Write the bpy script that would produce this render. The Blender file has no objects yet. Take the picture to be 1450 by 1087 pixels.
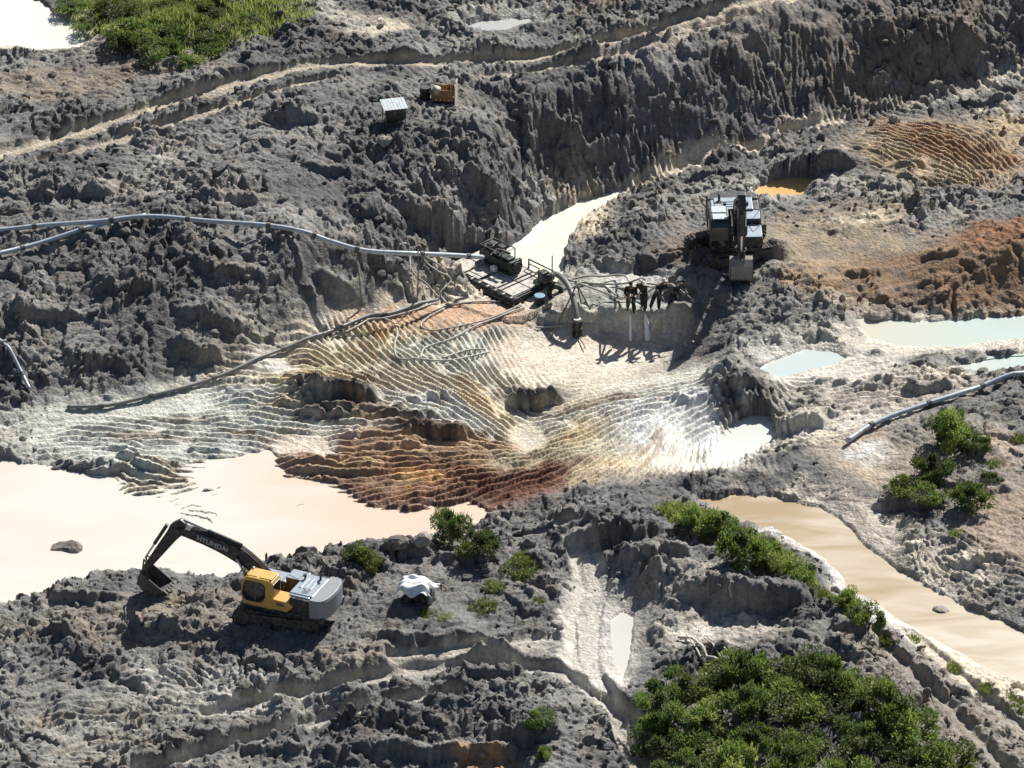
import bpy, bmesh, math, random
import numpy as np
from mathutils import Vector, Matrix

random.seed(7)
RNG = np.random.default_rng(11)
SC = bpy.context.scene
COL = SC.collection
R = math.radians

# ------------------------------------------------------------------ camera, world, sun, exposure
DIST, DEP, FPX = 300.0, R(29.0), 8550.0          # distance to the pit centre, depression, focal length in photo pixels
PW, PH = 1450.0, 1087.0
CAM = np.array([0.0, -DIST * math.cos(DEP), DIST * math.sin(DEP)])
cam_d = bpy.data.cameras.new('camera'); cam = bpy.data.objects.new('camera', cam_d); COL.objects.link(cam)
cam.location = CAM; cam.rotation_euler = (R(90) - DEP, 0, 0)
cam_d.sensor_width = 36.0; cam_d.lens = 36.0 * FPX / PW; cam_d.clip_start = 1.0; cam_d.clip_end = 3000.0
SC.camera = cam

SUN_AZ, SUN_EL = R(29.0), R(41.0)                # clockwise from +Y, the sun stands behind the pit to the right
SUN_DIR = Vector((math.sin(SUN_AZ) * math.cos(SUN_EL), math.cos(SUN_AZ) * math.cos(SUN_EL), math.sin(SUN_EL)))
world = bpy.data.worlds.new('World'); SC.world = world; world.use_nodes = True
wn = world.node_tree.nodes; sky = wn.new('ShaderNodeTexSky'); sky.sky_type = 'NISHITA'; sky.sun_disc = False
sky.sun_elevation = SUN_EL; sky.sun_rotation = SUN_AZ
world.node_tree.links.new(sky.outputs[0], wn['Background'].inputs[0]); wn['Background'].inputs[1].default_value = 0.05
sun_d = bpy.data.lights.new('sun', 'SUN'); sun_d.energy = 5.0; sun_d.angle = R(0.5); sun_d.color = (1.0, 0.965, 0.91)
sun = bpy.data.objects.new('sun', sun_d); COL.objects.link(sun); sun.location = (40, 80, 90)
sun.rotation_euler = (-SUN_DIR).to_track_quat('-Z', 'Y').to_euler()
SC.view_settings.view_transform = 'Standard'; SC.view_settings.look = 'None'
SC.view_settings.exposure = 0.5; SC.view_settings.gamma = 1.0

# ------------------------------------------------------------------ photo pixel <-> place
CR = np.array([1.0, 0, 0]); CF = np.array([0, math.cos(DEP), -math.sin(DEP)]); CU = np.array([0, math.sin(DEP), math.cos(DEP)])
def ray(px, py):
    d = CF + CR * ((px - PW / 2) / FPX) - CU * ((py - PH / 2) / FPX)
    return d
def at(px, py, z):
    d = ray(px, py); t = (z - CAM[2]) / d[2]
    return CAM + d * t

# ------------------------------------------------------------------ noise
def _grad(ix, iy, seed):
    h = (ix.astype(np.int64) * 374761393 + iy.astype(np.int64) * 668265263 + seed * 974634777) & 0xffffffff
    h = ((h ^ (h >> 13)) * 1274126177) & 0xffffffff
    h = h ^ (h >> 16)
    return (h & 0xffff).astype(np.float32) * np.float32(2 * math.pi / 65536)
def pn(x, y, seed=0):
    x = x.astype(np.float32); y = y.astype(np.float32)
    xi = np.floor(x); yi = np.floor(y); fx = x - xi; fy = y - yi
    u = fx * fx * fx * (fx * (fx * 6 - 15) + 10); v = fy * fy * fy * (fy * (fy * 6 - 15) + 10)
    def c(ox, oy):
        a = _grad(xi + ox, yi + oy, seed)
        return np.cos(a) * (fx - ox) + np.sin(a) * (fy - oy)
    a = c(0, 0); b = c(1, 0); d = c(0, 1); e = c(1, 1)
    return ((a + (b - a) * u) + ((d + (e - d) * u) - (a + (b - a) * u)) * v) * 1.5
def fbm(x, y, s, seed, o=3):
    r = 0; a = 1; t = 0
    for k in range(o):
        r = r + a * pn(x / s * 2 ** k, y / s * 2 ** k, seed + k * 17); t += a; a *= 0.5
    return r / t
def worley(x, y, s, seed):
    x = (x / s).astype(np.float32); y = (y / s).astype(np.float32); xi = np.floor(x); yi = np.floor(y)
    best = np.full(x.shape, 9.0, np.float32); sec = best.copy(); rnd = np.zeros(x.shape, np.float32); dx = rnd.copy(); dy = rnd.copy()
    for ox in (-1, 0, 1):
        for oy in (-1, 0, 1):
            a = _grad(xi + ox, yi + oy, seed) / (2 * math.pi); b = _grad(xi + ox, yi + oy, seed + 5) / (2 * math.pi)
            d = (xi + ox + a - x) ** 2 + (yi + oy + b - y) ** 2
            m = d < best
            sec = np.where(m, best, np.minimum(sec, d)); rnd = np.where(m, (a * 7.13 + b * 3.7) % 1.0, rnd); best = np.where(m, d, best); dx = np.where(m, x - (xi + ox + a), dx); dy = np.where(m, y - (yi + oy + b), dy)
    return np.sqrt(best), np.sqrt(sec), rnd, dx, dy
def ss(a, b, x):
    t = np.clip((x - a) / (b - a), 0, 1); return t * t * (3 - 2 * t)

# ------------------------------------------------------------------ terrain: surveyed heights (photo x, photo y, metres above the pond)
PTS = [(-60, 40, 5), (0, 0, 5), (60, 30, 5), (120, 60, 5), (250, 40, 5.2), (450, 20, 5.2), (600, 20, 5.2), (700, 30, 5.1), (850, 15, 5.5), (950, -10, 6), (300, -60, 5.4), (700, -60, 5.6),
 (0, 225, 4.7), (150, 180, 4.9), (300, 130, 5), (450, 95, 5.1), (600, 95, 5.1), (760, 85, 5.2), (900, 55, 5.6), (1060, 5, 6.2), (0, 130, 4.9), (200, 110, 5.0), (350, 110, 5.1),
 (0, 275, 4.5), (100, 270, 4.4), (200, 250, 4.5), (300, 250, 4.5), (400, 200, 4.8), (500, 200, 4.7), (560, 180, 4.8), (640, 150, 5.0),
 (0, 325, 4.2), (100, 318, 4.3), (210, 307, 4.5), (300, 316, 4.3), (420, 328, 4.0), (500, 352, 3.2), (540, 300, 3.6), (580, 350, 2.2), (540, 360, 2.6), (600, 270, 3.5), (640, 230, 4.1), (690, 200, 4.4),
 (0, 430, 2.9), (100, 420, 2.9), (200, 420, 3.0), (300, 430, 2.7), (400, 420, 2.3), (480, 410, 1.8), (0, 520, 1.5), (100, 520, 1.3), (200, 500, 1.6), (300, 490, 1.3), (400, 470, 1.1),
 (0, 600, .3), (50, 595, .4), (120, 578, .4), (200, 566, .4), (300, 540, .45), (400, 498, .45), (480, 470, .45), (560, 440, .5), (600, 425, .5), (640, 385, .7), (510, 440, .7), (560, 425, .7), (590, 412, .8),
 (660, 350, 1.3), (690, 335, 1.2), (720, 320, .9), (640, 320, 2.4), (690, 280, 2.6), (740, 260, 2.2), (700, 240, 3.4),
 (760, 125, 5.2), (800, 118, 5.3), (860, 112, 5.1), (910, 100, 5.1), (960, 84, 5.1), (1010, 66, 5.2), (1060, 48, 5.3), (1120, 40, 5.0), (1180, 40, 4.6), (1240, 46, 4.2), (1300, 50, 4.1), (1370, 40, 4.2), (1460, 26, 4.4),
 (1200, -10, 5.2), (1450, -30, 4.9), (1100, -30, 6.2), (1300, -60, 5.4), (1300, 0, 4.8),
 (740, 215, 2.9), (800, 235, 1.8), (850, 240, 1.4), (900, 225, 1.3), (950, 222, 1.3), (1000, 218, 1.2), (1060, 195, 1.3), (1120, 170, 1.4), (1180, 152, 1.5), (1240, 135, 1.6), (1300, 122, 1.7), (1370, 105, 1.9), (1460, 85, 2.1),
 (740, 345, .3), (780, 315, .3), (830, 285, .35), (880, 268, .4), (960, 238, .6), (1060, 210, .8),
 (840, 330, .9), (900, 290, 1.1), (860, 360, 1.2), (930, 340, 1.4), (980, 280, 1.4), (1060, 250, 1.6), (940, 380, 1.5), (980, 350, 1.8), (1000, 400, 1.9), (1060, 395, 1.9), (1100, 350, 2.0),
 (990, 440, 1.0), (975, 480, .2), (1040, 450, 1.5), (1100, 430, 1.7), (1150, 330, 2.0), (1200, 290, 2.0), (1250, 200, 1.9), (1300, 180, 1.8), (1380, 180, 2.0), (1460, 170, 2.3), (1300, 250, 2.1), (1400, 260, 2.4), (1460, 260, 2.7),
 (1160, 225, 1.8), (1220, 240, 1.9), (1090, 292, 1.38), (1160, 275, 1.5), (1330, 330, 2.4), (1250, 340, 2.1), (1420, 330, 3.0), (1460, 320, 3.2), (1340, 375, 2.3), (1400, 400, 2.0), (1440, 380, 2.5), (1250, 410, 1.8), (1300, 440, 1.15), (1450, 438, 1.2), (1380, 440, 1.15), (1150, 420, 1.7), (1200, 450, 1.3),
 (1300, 470, 1.1), (1400, 475, 1.1), (1450, 510, 1.05), (1380, 510, 1.2), (1250, 470, 1.15), (1150, 505, .95), (1080, 520, .9), (1250, 520, 1.3), (1180, 560, 1.1), (1330, 550, 1.5),
 (770, 395, .4), (800, 390, .8), (860, 385, 1.1), (920, 395, 1.25), (770, 425, .5), (800, 425, .7), (850, 420, 1.05), (900, 430, 1.1), (950, 430, 1.1),
 (770, 462, -.15), (850, 470, -.2), (900, 478, -.2), (950, 490, -.2), (760, 520, -.2), (850, 510, -.2), (800, 540, -.15), (690, 450, .4), (640, 460, .45), (740, 450, .2), (700, 500, .2), (620, 500, .45), (540, 490, .55),
 (450, 530, .75), (550, 545, .6), (640, 560, .45), (500, 600, .35), (600, 600, .3), (680, 610, .1), (745, 580, -.4), (745, 620, -.3), (700, 680, .3), (600, 690, .12), (500, 660, .12), (640, 650, .35),
 (820, 580, .3), (900, 590, .6), (980, 560, .7), (1000, 520, .7), (880, 640, .4), (960, 640, .2), (1050, 640, .0), (1060, 600, .1), (800, 650, .5), (780, 690, .5),
 (380, 580, .3), (300, 600, .2), (200, 620, .13), (100, 640, .05), (0, 645, .06), (400, 640, .08), (250, 660, .02), (420, 670, 0),
 (1020, 500, 1.0), (1060, 520, 1.25), (1090, 560, .95), (1140, 570, 1.0), (1120, 630, .8), (1060, 565, .6),
 (1130, 655, 1.15), (1060, 675, 1.0), (1000, 690, 1.0), (900, 690, 1.0), (840, 690, .95), (790, 715, .9), (730, 735, .6), (850, 730, 1.7), (930, 730, 1.8), (870, 770, 1.5), (960, 770, 1.7),
 (650, 758, .25), (600, 762, .25), (560, 768, .5), (500, 780, .7), (440, 795, .45), (380, 812, .35), (330, 820, .3), (280, 826, .3), (230, 815, .4), (160, 820, .4), (80, 845, .4), (0, 868, .3), (-60, 890, .3),
 (640, 790, 1.3), (700, 785, 1.3), (580, 806, 1.3), (520, 810, 1.2), (750, 830, 1.2), (640, 850, 1.4),
 (420, 850, 1.1), (340, 880, 1.1), (400, 895, 1.1), (470, 890, 1.2), (250, 870, .9), (200, 880, .85), (100, 900, .8), (0, 920, .7), (300, 940, .6), (400, 960, .5), (180, 950, .6),
 (0, 1000, .6), (150, 1000, .5), (300, 1010, .5), (450, 1000, .6), (560, 900, 1.1), (700, 900, 1.0), (600, 940, .8), (740, 940, .8), (500, 1050, .9), (300, 1087, .7), (0, 1087, .6), (-50, 1140, .6), (600, 1000, 1.0),
 (800, 900, .6), (880, 890, .45), (880, 940, .4), (820, 940, .6), (830, 820, .9), (800, 780, 1.0), (860, 980, .8), (930, 1087, .6), (840, 1060, 1.2),
 (680, 1000, 1.4), (740, 1010, 1.6), (640, 1060, .4), (720, 1080, .3), (780, 1080, 1.4), (560, 1100, .6), (700, 1150, .5),
 (1010, 720, .5), (1100, 725, .4), (1150, 770, .4), (1200, 800, .4), (1280, 840, .35), (1400, 910, .3), (1460, 940, .25), (1050, 700, .55), (1000, 755, 1.3), (1060, 775, 1.7), (1120, 800, 1.5), (1020, 800, 1.9), (1160, 830, 1.0), (1200, 860, .9), (1170, 700, .6), (1210, 740, .6),
 (960, 840, 1.4), (1000, 830, 1.6), (940, 880, .9), (1010, 880, .8), (1090, 875, .8), (960, 920, .9), (1060, 910, 1.1), (1150, 890, 1.4), (1200, 920, 1.3), (1280, 910, .8), (1340, 930, .5), (1300, 960, 1.0), (1380, 1000, .8), (1450, 1010, .6), (1350, 1050, 1.0), (1450, 1087, .8),
 (960, 1000, 1.2), (1100, 980, 1.2), (1200, 1000, 1.3), (1100, 1087, 1.0), (1250, 1087, 1.0), (1100, 1150, .9), (1400, 1150, .8),
 (1200, 632, 1.25), (1260, 600, 1.5), (1330, 572, 1.6), (1450, 545, 1.7), (1160, 640, 1.1), (1190, 690, .9), (1250, 660, 1.1), (1280, 710, .9), (1330, 640, 1.4), (1400, 640, 1.5), (1460, 640, 1.6), (1400, 720, 1.2), (1460, 740, 1.3), (1340, 760, .9), (1270, 770, .6), (1300, 800, .55), (1400, 800, .9), (1460, 830, .9), (1380, 850, .5), (1460, 890, .5),
 (-80, 200, 4.8), (-80, 350, 3.9), (-80, 500, 1.6), (-80, 640, .1), (1530, 200, 2.4), (1530, 350, 3.2), (1530, 480, 1.3), (1530, 560, 1.8), (1530, 700, 1.5), (1530, 900, .6), (1530, 60, 2.6)]
P3 = np.array([at(a, b, c) for a, b, c in PTS])
def rbf_fit(xy, v, smooth=0.02):
    d = np.sqrt(((xy[:, None] - xy[None]) ** 2).sum(-1)); n = len(xy)
    A = np.zeros((n + 1, n + 1)); A[:n, :n] = -d + np.eye(n) * smooth * 0 - np.eye(n) * smooth; A[:n, n] = 1; A[n, :n] = 1
    return np.linalg.solve(A, np.append(v, 0))
W = rbf_fit(P3[:, :2] * [1, .8], P3[:, 2])
LOX, HIX, LOY, HIY = -36.0, 36.0, -46.0, 56.0
cgx = np.linspace(LOX, HIX, 241); cgy = np.linspace(LOY, HIY, 341)
gx, gy = np.meshgrid(cgx, cgy)
CB = np.zeros(gx.shape) + W[-1]
for (x, y, _), w in zip(P3, W): CB -= w * np.sqrt((gx - x) ** 2 + ((gy - y) * .8) ** 2)
def bil(grid, ax, ay, x, y):
    x = np.clip(x, ax[0], ax[-1] - 1e-6); y = np.clip(y, ay[0], ay[-1] - 1e-6)
    i = np.clip(np.searchsorted(ax, x, 'right') - 1, 0, len(ax) - 2); j = np.clip(np.searchsorted(ay, y, 'right') - 1, 0, len(ay) - 2)
    u = (x - ax[i]) / (ax[i + 1] - ax[i]); v = (y - ay[j]) / (ay[j + 1] - ay[j])
    return grid[j, i] * (1 - u) * (1 - v) + grid[j, i + 1] * u * (1 - v) + grid[j + 1, i] * (1 - u) * v + grid[j + 1, i + 1] * u * v
def march(px, py, f, z0=9.0):
    d = ray(px, py); d = d / d[2] * -1.0          # per metre of descent
    p0 = at(px, py, z0); t = np.arange(0, 13.0, 0.02)
    xs = p0[0] + d[0] * t; ys = p0[1] + d[1] * t; zs = z0 - t
    h = f(xs, ys); k = np.nonzero(zs <= h)[0]
    k = k[0] if len(k) else len(t) - 1
    return np.array([xs[k], ys[k], h[k]])
base_f = lambda x, y: bil(CB, cgx, cgy, x, y)
def G(px, py): return march(px, py, base_f)
def Gl(pts): return np.array([G(a, b)[:2] for a, b in pts])

# tensor grid: fine over the view, growing outside
DX, DY = 0.06, 0.1
fx = np.arange(-31.0, 31.001, DX); fy = np.arange(-39.0, 47.001, DY)
grow = np.cumsum(0.15 * 1.22 ** np.arange(32))
AX = np.concatenate([fx[0] - grow[::-1], fx, fx[-1] + grow]); AY = np.concatenate([fy[0] - grow[::-1], fy, fy[-1] + grow])
X, Y = np.meshgrid(AX, AY); X = X.astype(np.float32); Y = Y.astype(np.float32)
OUT = np.maximum(np.maximum(np.abs(X) - 31.5, 0), np.maximum(np.maximum(Y - 47.5, -39.5 - Y), 0)); FADE = np.exp(-OUT / 12.0)
H = base_f(X, Y).astype(np.float32)
WX = (0.5 * fbm(X, Y, 2.2, 301, 2) + 0.18 * fbm(X, Y, .7, 302, 2)).astype(np.float32); WY = (0.8 * fbm(X, Y, 2.2, 311, 2) + 0.3 * fbm(X, Y, .7, 312, 2)).astype(np.float32)
SX, SY = 1 / 28.5, 1 / 13.8                        # metres per photo pixel across / along the ground

def window(cx, cy, hx, hy):
    i0, i1 = np.searchsorted(AX, [cx - hx, cx + hx]); j0, j1 = np.searchsorted(AY, [cy - hy, cy + hy])
    return slice(max(j0 - 1, 0), max(j1 + 1, 2)), slice(max(i0 - 1, 0), max(i1 + 1, 2))
def ellipse_w(px, py, rx, ry, ang=0, soft=.35, warp=1.0, z=None):
    c = G(px, py) if z is None else at(px, py, z); m = max(rx, ry * 1.0) * (1 + soft) if ang else 0
    w = window(c[0], c[1], max(rx * (1 + soft), m) * SX + .8 * warp, max(ry * (1 + soft), m) * SY + 1.2 * warp)
    x = (X[w] + warp * WX[w] - c[0]) / SX; y = (Y[w] + warp * WY[w] - c[1]) / SY
    if ang: a = R(ang); x, y = x * math.cos(a) - y * math.sin(a), x * math.sin(a) + y * math.cos(a)   # ang is clockwise in the picture
    return w, 1 - ss(1 - soft, 1 + soft, np.sqrt((x / rx) ** 2 + (y / ry) ** 2))
def ellipse(*a, **k):
    w, m = ellipse_w(*a, **k); r = np.zeros(X.shape, np.float32); r[w] = m; return r
def pathdist(pts, warp=0.5):
    p = Gl(pts); best = np.full(X.shape, 1e9, np.float32)
    for a, b in zip(p[:-1], p[1:]):
        w = window((a[0] + b[0]) / 2, (a[1] + b[1]) / 2, abs(a[0] - b[0]) / 2 + 2.5, abs(a[1] - b[1]) / 2 + 2.8); xx = X[w] + warp * WX[w]; yy = Y[w] + warp * WY[w]
        v = b - a; L = (v ** 2).sum(); t = np.clip(((xx - a[0]) * v[0] + (yy - a[1]) * v[1]) / L, 0, 1)
        best[w] = np.minimum(best[w], np.sqrt((xx - a[0] - t * v[0]) ** 2 + (yy - a[1] - t * v[1]) ** 2))
    return best
def polysd(pts, z, warp=0.6):
    p = np.array([at(a, b, z)[:2] for a, b in pts]); lo = p.min(0) - 3.5; hi = p.max(0) + 3.5
    w = window((lo[0] + hi[0]) / 2, (lo[1] + hi[1]) / 2, (hi[0] - lo[0]) / 2, (hi[1] - lo[1]) / 2); xx = X[w] + warp * WX[w]; yy = Y[w] + warp * WY[w]
    best = np.full(xx.shape, 1e9, np.float32); ins = np.zeros(xx.shape, bool); n = len(p)
    for i in range(n):
        a, b = p[i], p[(i + 1) % n]; v = b - a; L = (v ** 2).sum() + 1e-9
        t = np.clip(((xx - a[0]) * v[0] + (yy - a[1]) * v[1]) / L, 0, 1)
        best = np.minimum(best, (xx - a[0] - t * v[0]) ** 2 + (yy - a[1] - t * v[1]) ** 2)
        c = (a[1] > yy) != (b[1] > yy)
        ins ^= c & (xx < (b[0] - a[0]) * (yy - a[1]) / (b[1] - a[1] + 1e-12) + a[0])
    d = np.sqrt(best); return w, np.where(ins, -d, d), p

# ---- mounds and scarps (photo x, y of the foot, half width px, depth metres, height metres)
def scarp(px, py, rx, h, run=1.2, foot=.16, ang=0.0, z=None):
    c = G(px, py) if z is None else at(px, py, z); a = R(ang); w = window(c[0], c[1] + run / 2, rx * SX * 1.1 + .8, run + 2)
    x = (X[w] + .5 * WX[w] - c[0]); y = (Y[w] + .5 * WY[w] - c[1]); x, y = x * math.cos(a) + y * math.sin(a), -x * math.sin(a) + y * math.cos(a)
    u = 1 - ss(.45, 1.05, np.abs(x) / (rx * SX)); y = y - .35 * (x / (rx * SX)) ** 2 + .22 * pn(X[w] / .55, Y[w] / 1.1, 77) + .10 * pn(X[w] / .2, Y[w] / .5, 78)
    H[w] += h * u * ss(-foot, foot, y) * (1 - ss(.25, run, y))
def mound(px, py, rx, ry, h, ang=0, p=1.0):
    w, m = ellipse_w(px, py, rx, ry, ang, soft=.75 * p, warp=.8); H[w] += h * m
for s in [(440, 556, 44, .4, 1.0), (478, 572, 66, 1.1, 1.5), (420, 578, 40, .3, .8), (470, 592, 62, .5, .9), (540, 583, 44, .3, .8), (575, 596, 66, .42, 1.0), (530, 608, 50, .25, .7), (640, 607, 34, .25, .6), (622, 622, 62, .75, 1.3), (560, 634, 40, .22, .7), (757, 580, 42, 1.0, 1.3), (735, 562, 26, .3, .8), (980, 570, 40, .3, 1.2), (415, 560, 25, .25, .8), (600, 570, 50, .25, .8),
          (170, 637, 40, .16, .6), (290, 646, 30, .16, .6), (520, 620, 40, .2, .8),
          (1130, 612, 46, .5, 1.4), (1045, 568, 44, .45, 1.2), (1100, 598, 24, .3, .9), (1020, 540, 30, .3, .8),
          (880, 458, 90, .5, 1.6), (795, 462, 40, .5, 1.3), (950, 470, 40, .7, 1.6),
          (1320, 558, 45, .5, 1.2), (1240, 548, 40, .35, .9), (1180, 545, 30, .25, .8), (1235, 505, 20, .3, .6),
          (1075, 868, 75, 1.1, 3.0), (985, 850, 40, .6, 1.5), (1215, 905, 35, .5, 1.2),
          (575, 792, 40, .7, 1.0), (650, 798, 40, .6, 1.2), (865, 765, 90, .8, 1.8), (930, 800, 60, .6, 1.5), (790, 755, 60, .4, 1.0),
          (640, 1085, 110, .9, 1.6), (740, 1060, 60, .9, 1.4), (500, 1075, 70, .5, 1.0), (700, 960, 50, .5, .9), (600, 912, 80, .45, .9), (380, 1070, 60, .35, .8),
          (100, 280, 70, .6, 1.4), (420, 175, 60, .5, 1.4), (690, 285, 40, .9, 1.4), (610, 325, 55, .9, 1.5), (820, 215, 60, .5, .7), (300, 455, 60, .5, 1.1), (60, 455, 70, .6, 1.4), (140, 520, 60, .5, 1.2), (280, 510, 40, .8, 1.2), (340, 395, 80, .45, 1.0), (480, 420, 40, .6, 1.0),
          (190, 415, 60, .4, 1.0), (480, 250, 60, .45, 1.0), (330, 290, 50, .4, 1.0), (210, 190, 60, .3, .8), (640, 190, 60, .35, .9),
          (1150, 246, 75, 1.0, 1.4), (1290, 240, 35, .3, .8), (1335, 372, 40, .3, 1.4), (1330, 290, 70, .35, 1.2), (1230, 392, 40, .25, .8),
          (1310, 135, 60, .3, .7), (1400, 150, 60, .3, .7), (1240, 155, 40, .35, .7), (1000, 255, 60, .25, .7), (880, 385, 30, .35, .8), (930, 375, 40, .5, .9), (1020, 400, 35, .4, 1.0),
          (120, 855, 60, .5, 1.3), (60, 905, 70, .3, 1.0), (260, 890, 60, .3, .9), (1330, 880, 60, .25, .7), (1390, 800, 60, .35, 1.0), (1270, 790, 50, .4, 1.0), (1290, 720, 60, .5, .9), (1400, 700, 40, .25, .7)]:
    scarp(*s)
mound(1425, 345, 60, 30, .5); mound(1345, 395, 40, 20, .35); mound(580, 778, 40, 12, .3); mound(1050, 540, 40, 25, .4); mound(1000, 430, 45, 26, .35); mound(30, 70, 50, 12, .55)

# ---- roughness of the dug clay
RO = np.ones(X.shape, np.float32)
def smooth(m, k=1.0):
    global RO
    RO = RO * (1 - k * m)
# tracks: strips flattened and cut into the clay
TRK = [([(-80, 240), (0, 217), (150, 172), (300, 126), (400, 99), (450, 88), (540, 86), (620, 87), (700, 82), (790, 73), (870, 55), (960, 32), (1060, 5), (1120, -12)], .62, .26),
       ([(60, 226), (150, 200), (250, 170), (330, 146), (420, 118), (470, 108)], .36, .2), ([(690, 104), (760, 98), (850, 82), (930, 62), (1000, 36), (1065, 10)], .33, .18),
       ([(300, 1006), (400, 985), (500, 963), (600, 945), (700, 938), (780, 944), (840, 970), (880, 1010), (915, 1060), (940, 1100)], .65, .42),
       ([(200, 1092), (300, 1060), (400, 1032), (480, 1008), (560, 988), (640, 975)], .55, .38),
       ([(800, 740), (826, 780), (840, 830), (825, 880), (820, 930), (835, 965)], .75, .18), ([(845, 960), (870, 990), (880, 1040), (905, 1090)], .4, .2),
       ([(1240, 905), (1300, 960), (1360, 1020), (1420, 1090)], .5, .2), ([(1290, 895), (1350, 950), (1420, 1010), (1480, 1060)], .4, .18),
       ([(560, 930), (640, 920), (720, 910), (780, 905)], .5, .15), ([(880, 264), (960, 238), (1060, 210), (1075, 204)], .3, .12), ([(1108, 188), (1150, 176), (1195, 168)], .3, .12)]
TD = []
for pts, w, cut in TRK:
    d = pathdist(pts, .22); TD.append((d, w)); a = d
    m = 1 - ss(w * .8, w * 1.25, a); H = H - cut * m + .12 * cut * np.exp(-((a - w * 1.5) / .25) ** 2); smooth(m, .92)
    if w >= .5: H = H - .07 * m * np.exp(-((a - w * .5) / .13) ** 2)
for e in [(760, 520, 110, 42, 0), (690, 560, 330, 90, 0), (620, 640, 280, 75, 0), (900, 600, 170, 75, 0), (250, 610, 220, 50, 0), (480, 500, 110, 50, -20), (1000, 640, 60, 40, 0), (640, 450, 130, 24, 0)]: smooth(ellipse(*e), .93)
for e in [(850, 410, 90, 25, 0), (860, 495, 110, 24, 0)]: smooth(ellipse(*e), .9)
for e in [(1310, 215, 150, 55, 10), (1150, 520, 110, 30, 0), (1330, 480, 140, 30, 0), (1240, 650, 80, 32, 10), (1200, 760, 70, 50, 20), (1350, 900, 140, 40, 20), (1420, 720, 60, 60, 0), (1220, 575, 130, 34, 0), (1150, 535, 110, 22, 0), (860, 910, 70, 60, 0)]: smooth(ellipse(*e), .7)
for e in [(60, 115, 110, 28, 0), (20, 45, 110, 40, 0), (540, 35, 60, 18, 0), (720, 30, 60, 16, 0), (1150, 330, 130, 60, 0), (1250, 370, 100, 40, 0), (1380, 130, 90, 16, 0), (1000, 890, 60, 26, 0)]: smooth(ellipse(*e), .55)
for e in [(1200, 80, 260, 36, -12)]: smooth(ellipse(*e), .15)
for e in [(1050, 545, 55, 34, 0), (1130, 590, 55, 26, 0), (700, 690, 110, 34, -8), (1100, 640, 60, 20, 0)]: w_, m_ = ellipse_w(*e); RO[w_] = np.maximum(RO[w_], m_ * (.9 if e[0] > 1000 else .3))
smooth(1 - FADE, 1.0)

RO = RO * np.clip(.85 + .9 * fbm(X, Y, 7.0, 88, 3), .3, 1.15)
# ---- clods: rounded lumps with creases, several sizes, warped so that no lump repeats
def chunks(x, y, s, seed, dome, edge=.12):
    f1, f2, rn, ox, oy = worley(x, y, s, seed)
    a = rn * 40.; pl = .45 * rn + .9 * (ox * np.cos(a) + oy * np.sin(a)) + .35                     # every chunk a slab tilted its own way
    return (dome * np.clip(1 - f1 * f1 * 1.5, 0, 1) * (.3 + .7 * rn) + (1 - dome) * np.clip(pl, 0, 1.15)) * ss(0, edge, f2 - f1)
qx = X + .5 * WX; qy = Y * .86 + .5 * WY
GR0 = ss(-.3, .3, fbm(X, Y, 2.4, 46, 2)); BIG = ss(-.25, .35, fbm(X, Y, 3.0, 44, 2)); MED = ss(-.3, .3, fbm(X, Y, 1.8, 45, 2))
CL = .72 * BIG * chunks(qx, qy, 1.75, 41, .3, .2) + (.08 + .36 * MED) * chunks(qx + .5 * WY, qy + .4 * WX, .8, 51, .2) + (.09 + .15 * GR0) * chunks(qx - .4 * WY, qy, .38, 61, .15, .1)
CL += .16 * np.abs(pn(qx / .8, qy / .8, 71)) + .06 * np.abs(pn(qx / .33, qy / .33, 72)) + .045 * pn(X / .17, Y / .24, 73)
CL += .55 * fbm(X, Y, 3.2, 81, 2) + .22 * fbm(X, Y, 1.5, 82, 2)
AMP = .75 + .55 * fbm(X, Y, 6.0, 91, 2)
H = H + CL * np.clip(RO, 0, 1) * np.clip(AMP, .35, 1.4) - .12 * RO
H = H + .05 * fbm(X, Y, 1.3, 95, 3) + .015 * pn(X / .2, Y / .26, 96)
H = H + (1 - FADE) * 1.2 * fbm(X, Y, 40., 99, 2)

for e in [(1200, 70, 300, 44, -6), (960, 150, 180, 50, -12), (720, 230, 90, 60, -30), (600, 330, 120, 40, 10)]:
    w_, m_ = ellipse_w(*e); H[w_] += m_ * (.5 * np.abs(pn(X[w_] / 2.2 + .9 * WX[w_], Y[w_] / 2.6 + .5 * WY[w_], 601)) + .16 * np.abs(pn(X[w_] / .6 + .6 * WX[w_], Y[w_] / 1.3, 602)) - .15)
# ---- combed ridges left by bucket teeth and water jets: fingerprints grown along a direction field
STR = [(400, 520, -25), (380, 560, 20), (430, 545, 38), (500, 485, 55), (560, 470, 60), (600, 515, 50), (680, 500, 62), (730, 525, 62), (640, 540, 30), (400, 585, 8), (480, 600, 2), (600, 560, 12), (680, 575, 25), (705, 592, 42), (560, 640, 0), (620, 662, -8), (540, 690, -15), (650, 695, -12), (700, 680, -18),
       (760, 640, -15), (820, 610, -16), (900, 555, -8), (960, 540, -4), (850, 655, -38), (900, 650, -52), (950, 640, -72), (1000, 645, 88), (1050, 595, 60), (985, 605, -30), (250, 600, 4), (180, 640, 3), (300, 560, -14), (450, 620, 4), (220, 690, 2), (270, 725, 8), (1290, 200, 32), (1350, 180, 30), (1400, 240, 60), (1290, 255, 22), (1430, 190, 75),
       (300, 990, 5), (150, 1020, -20), (330, 960, 35), (1200, 560, -6), (1350, 540, -8), (100, 600, -8), (1380, 760, 25), (1250, 870, 30), (1150, 130, 80), (850, 250, 75), (1250, 330, -15), (700, 250, 60)]
vx = np.zeros(X.shape, np.float32); vy = np.zeros(X.shape, np.float32)
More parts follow.
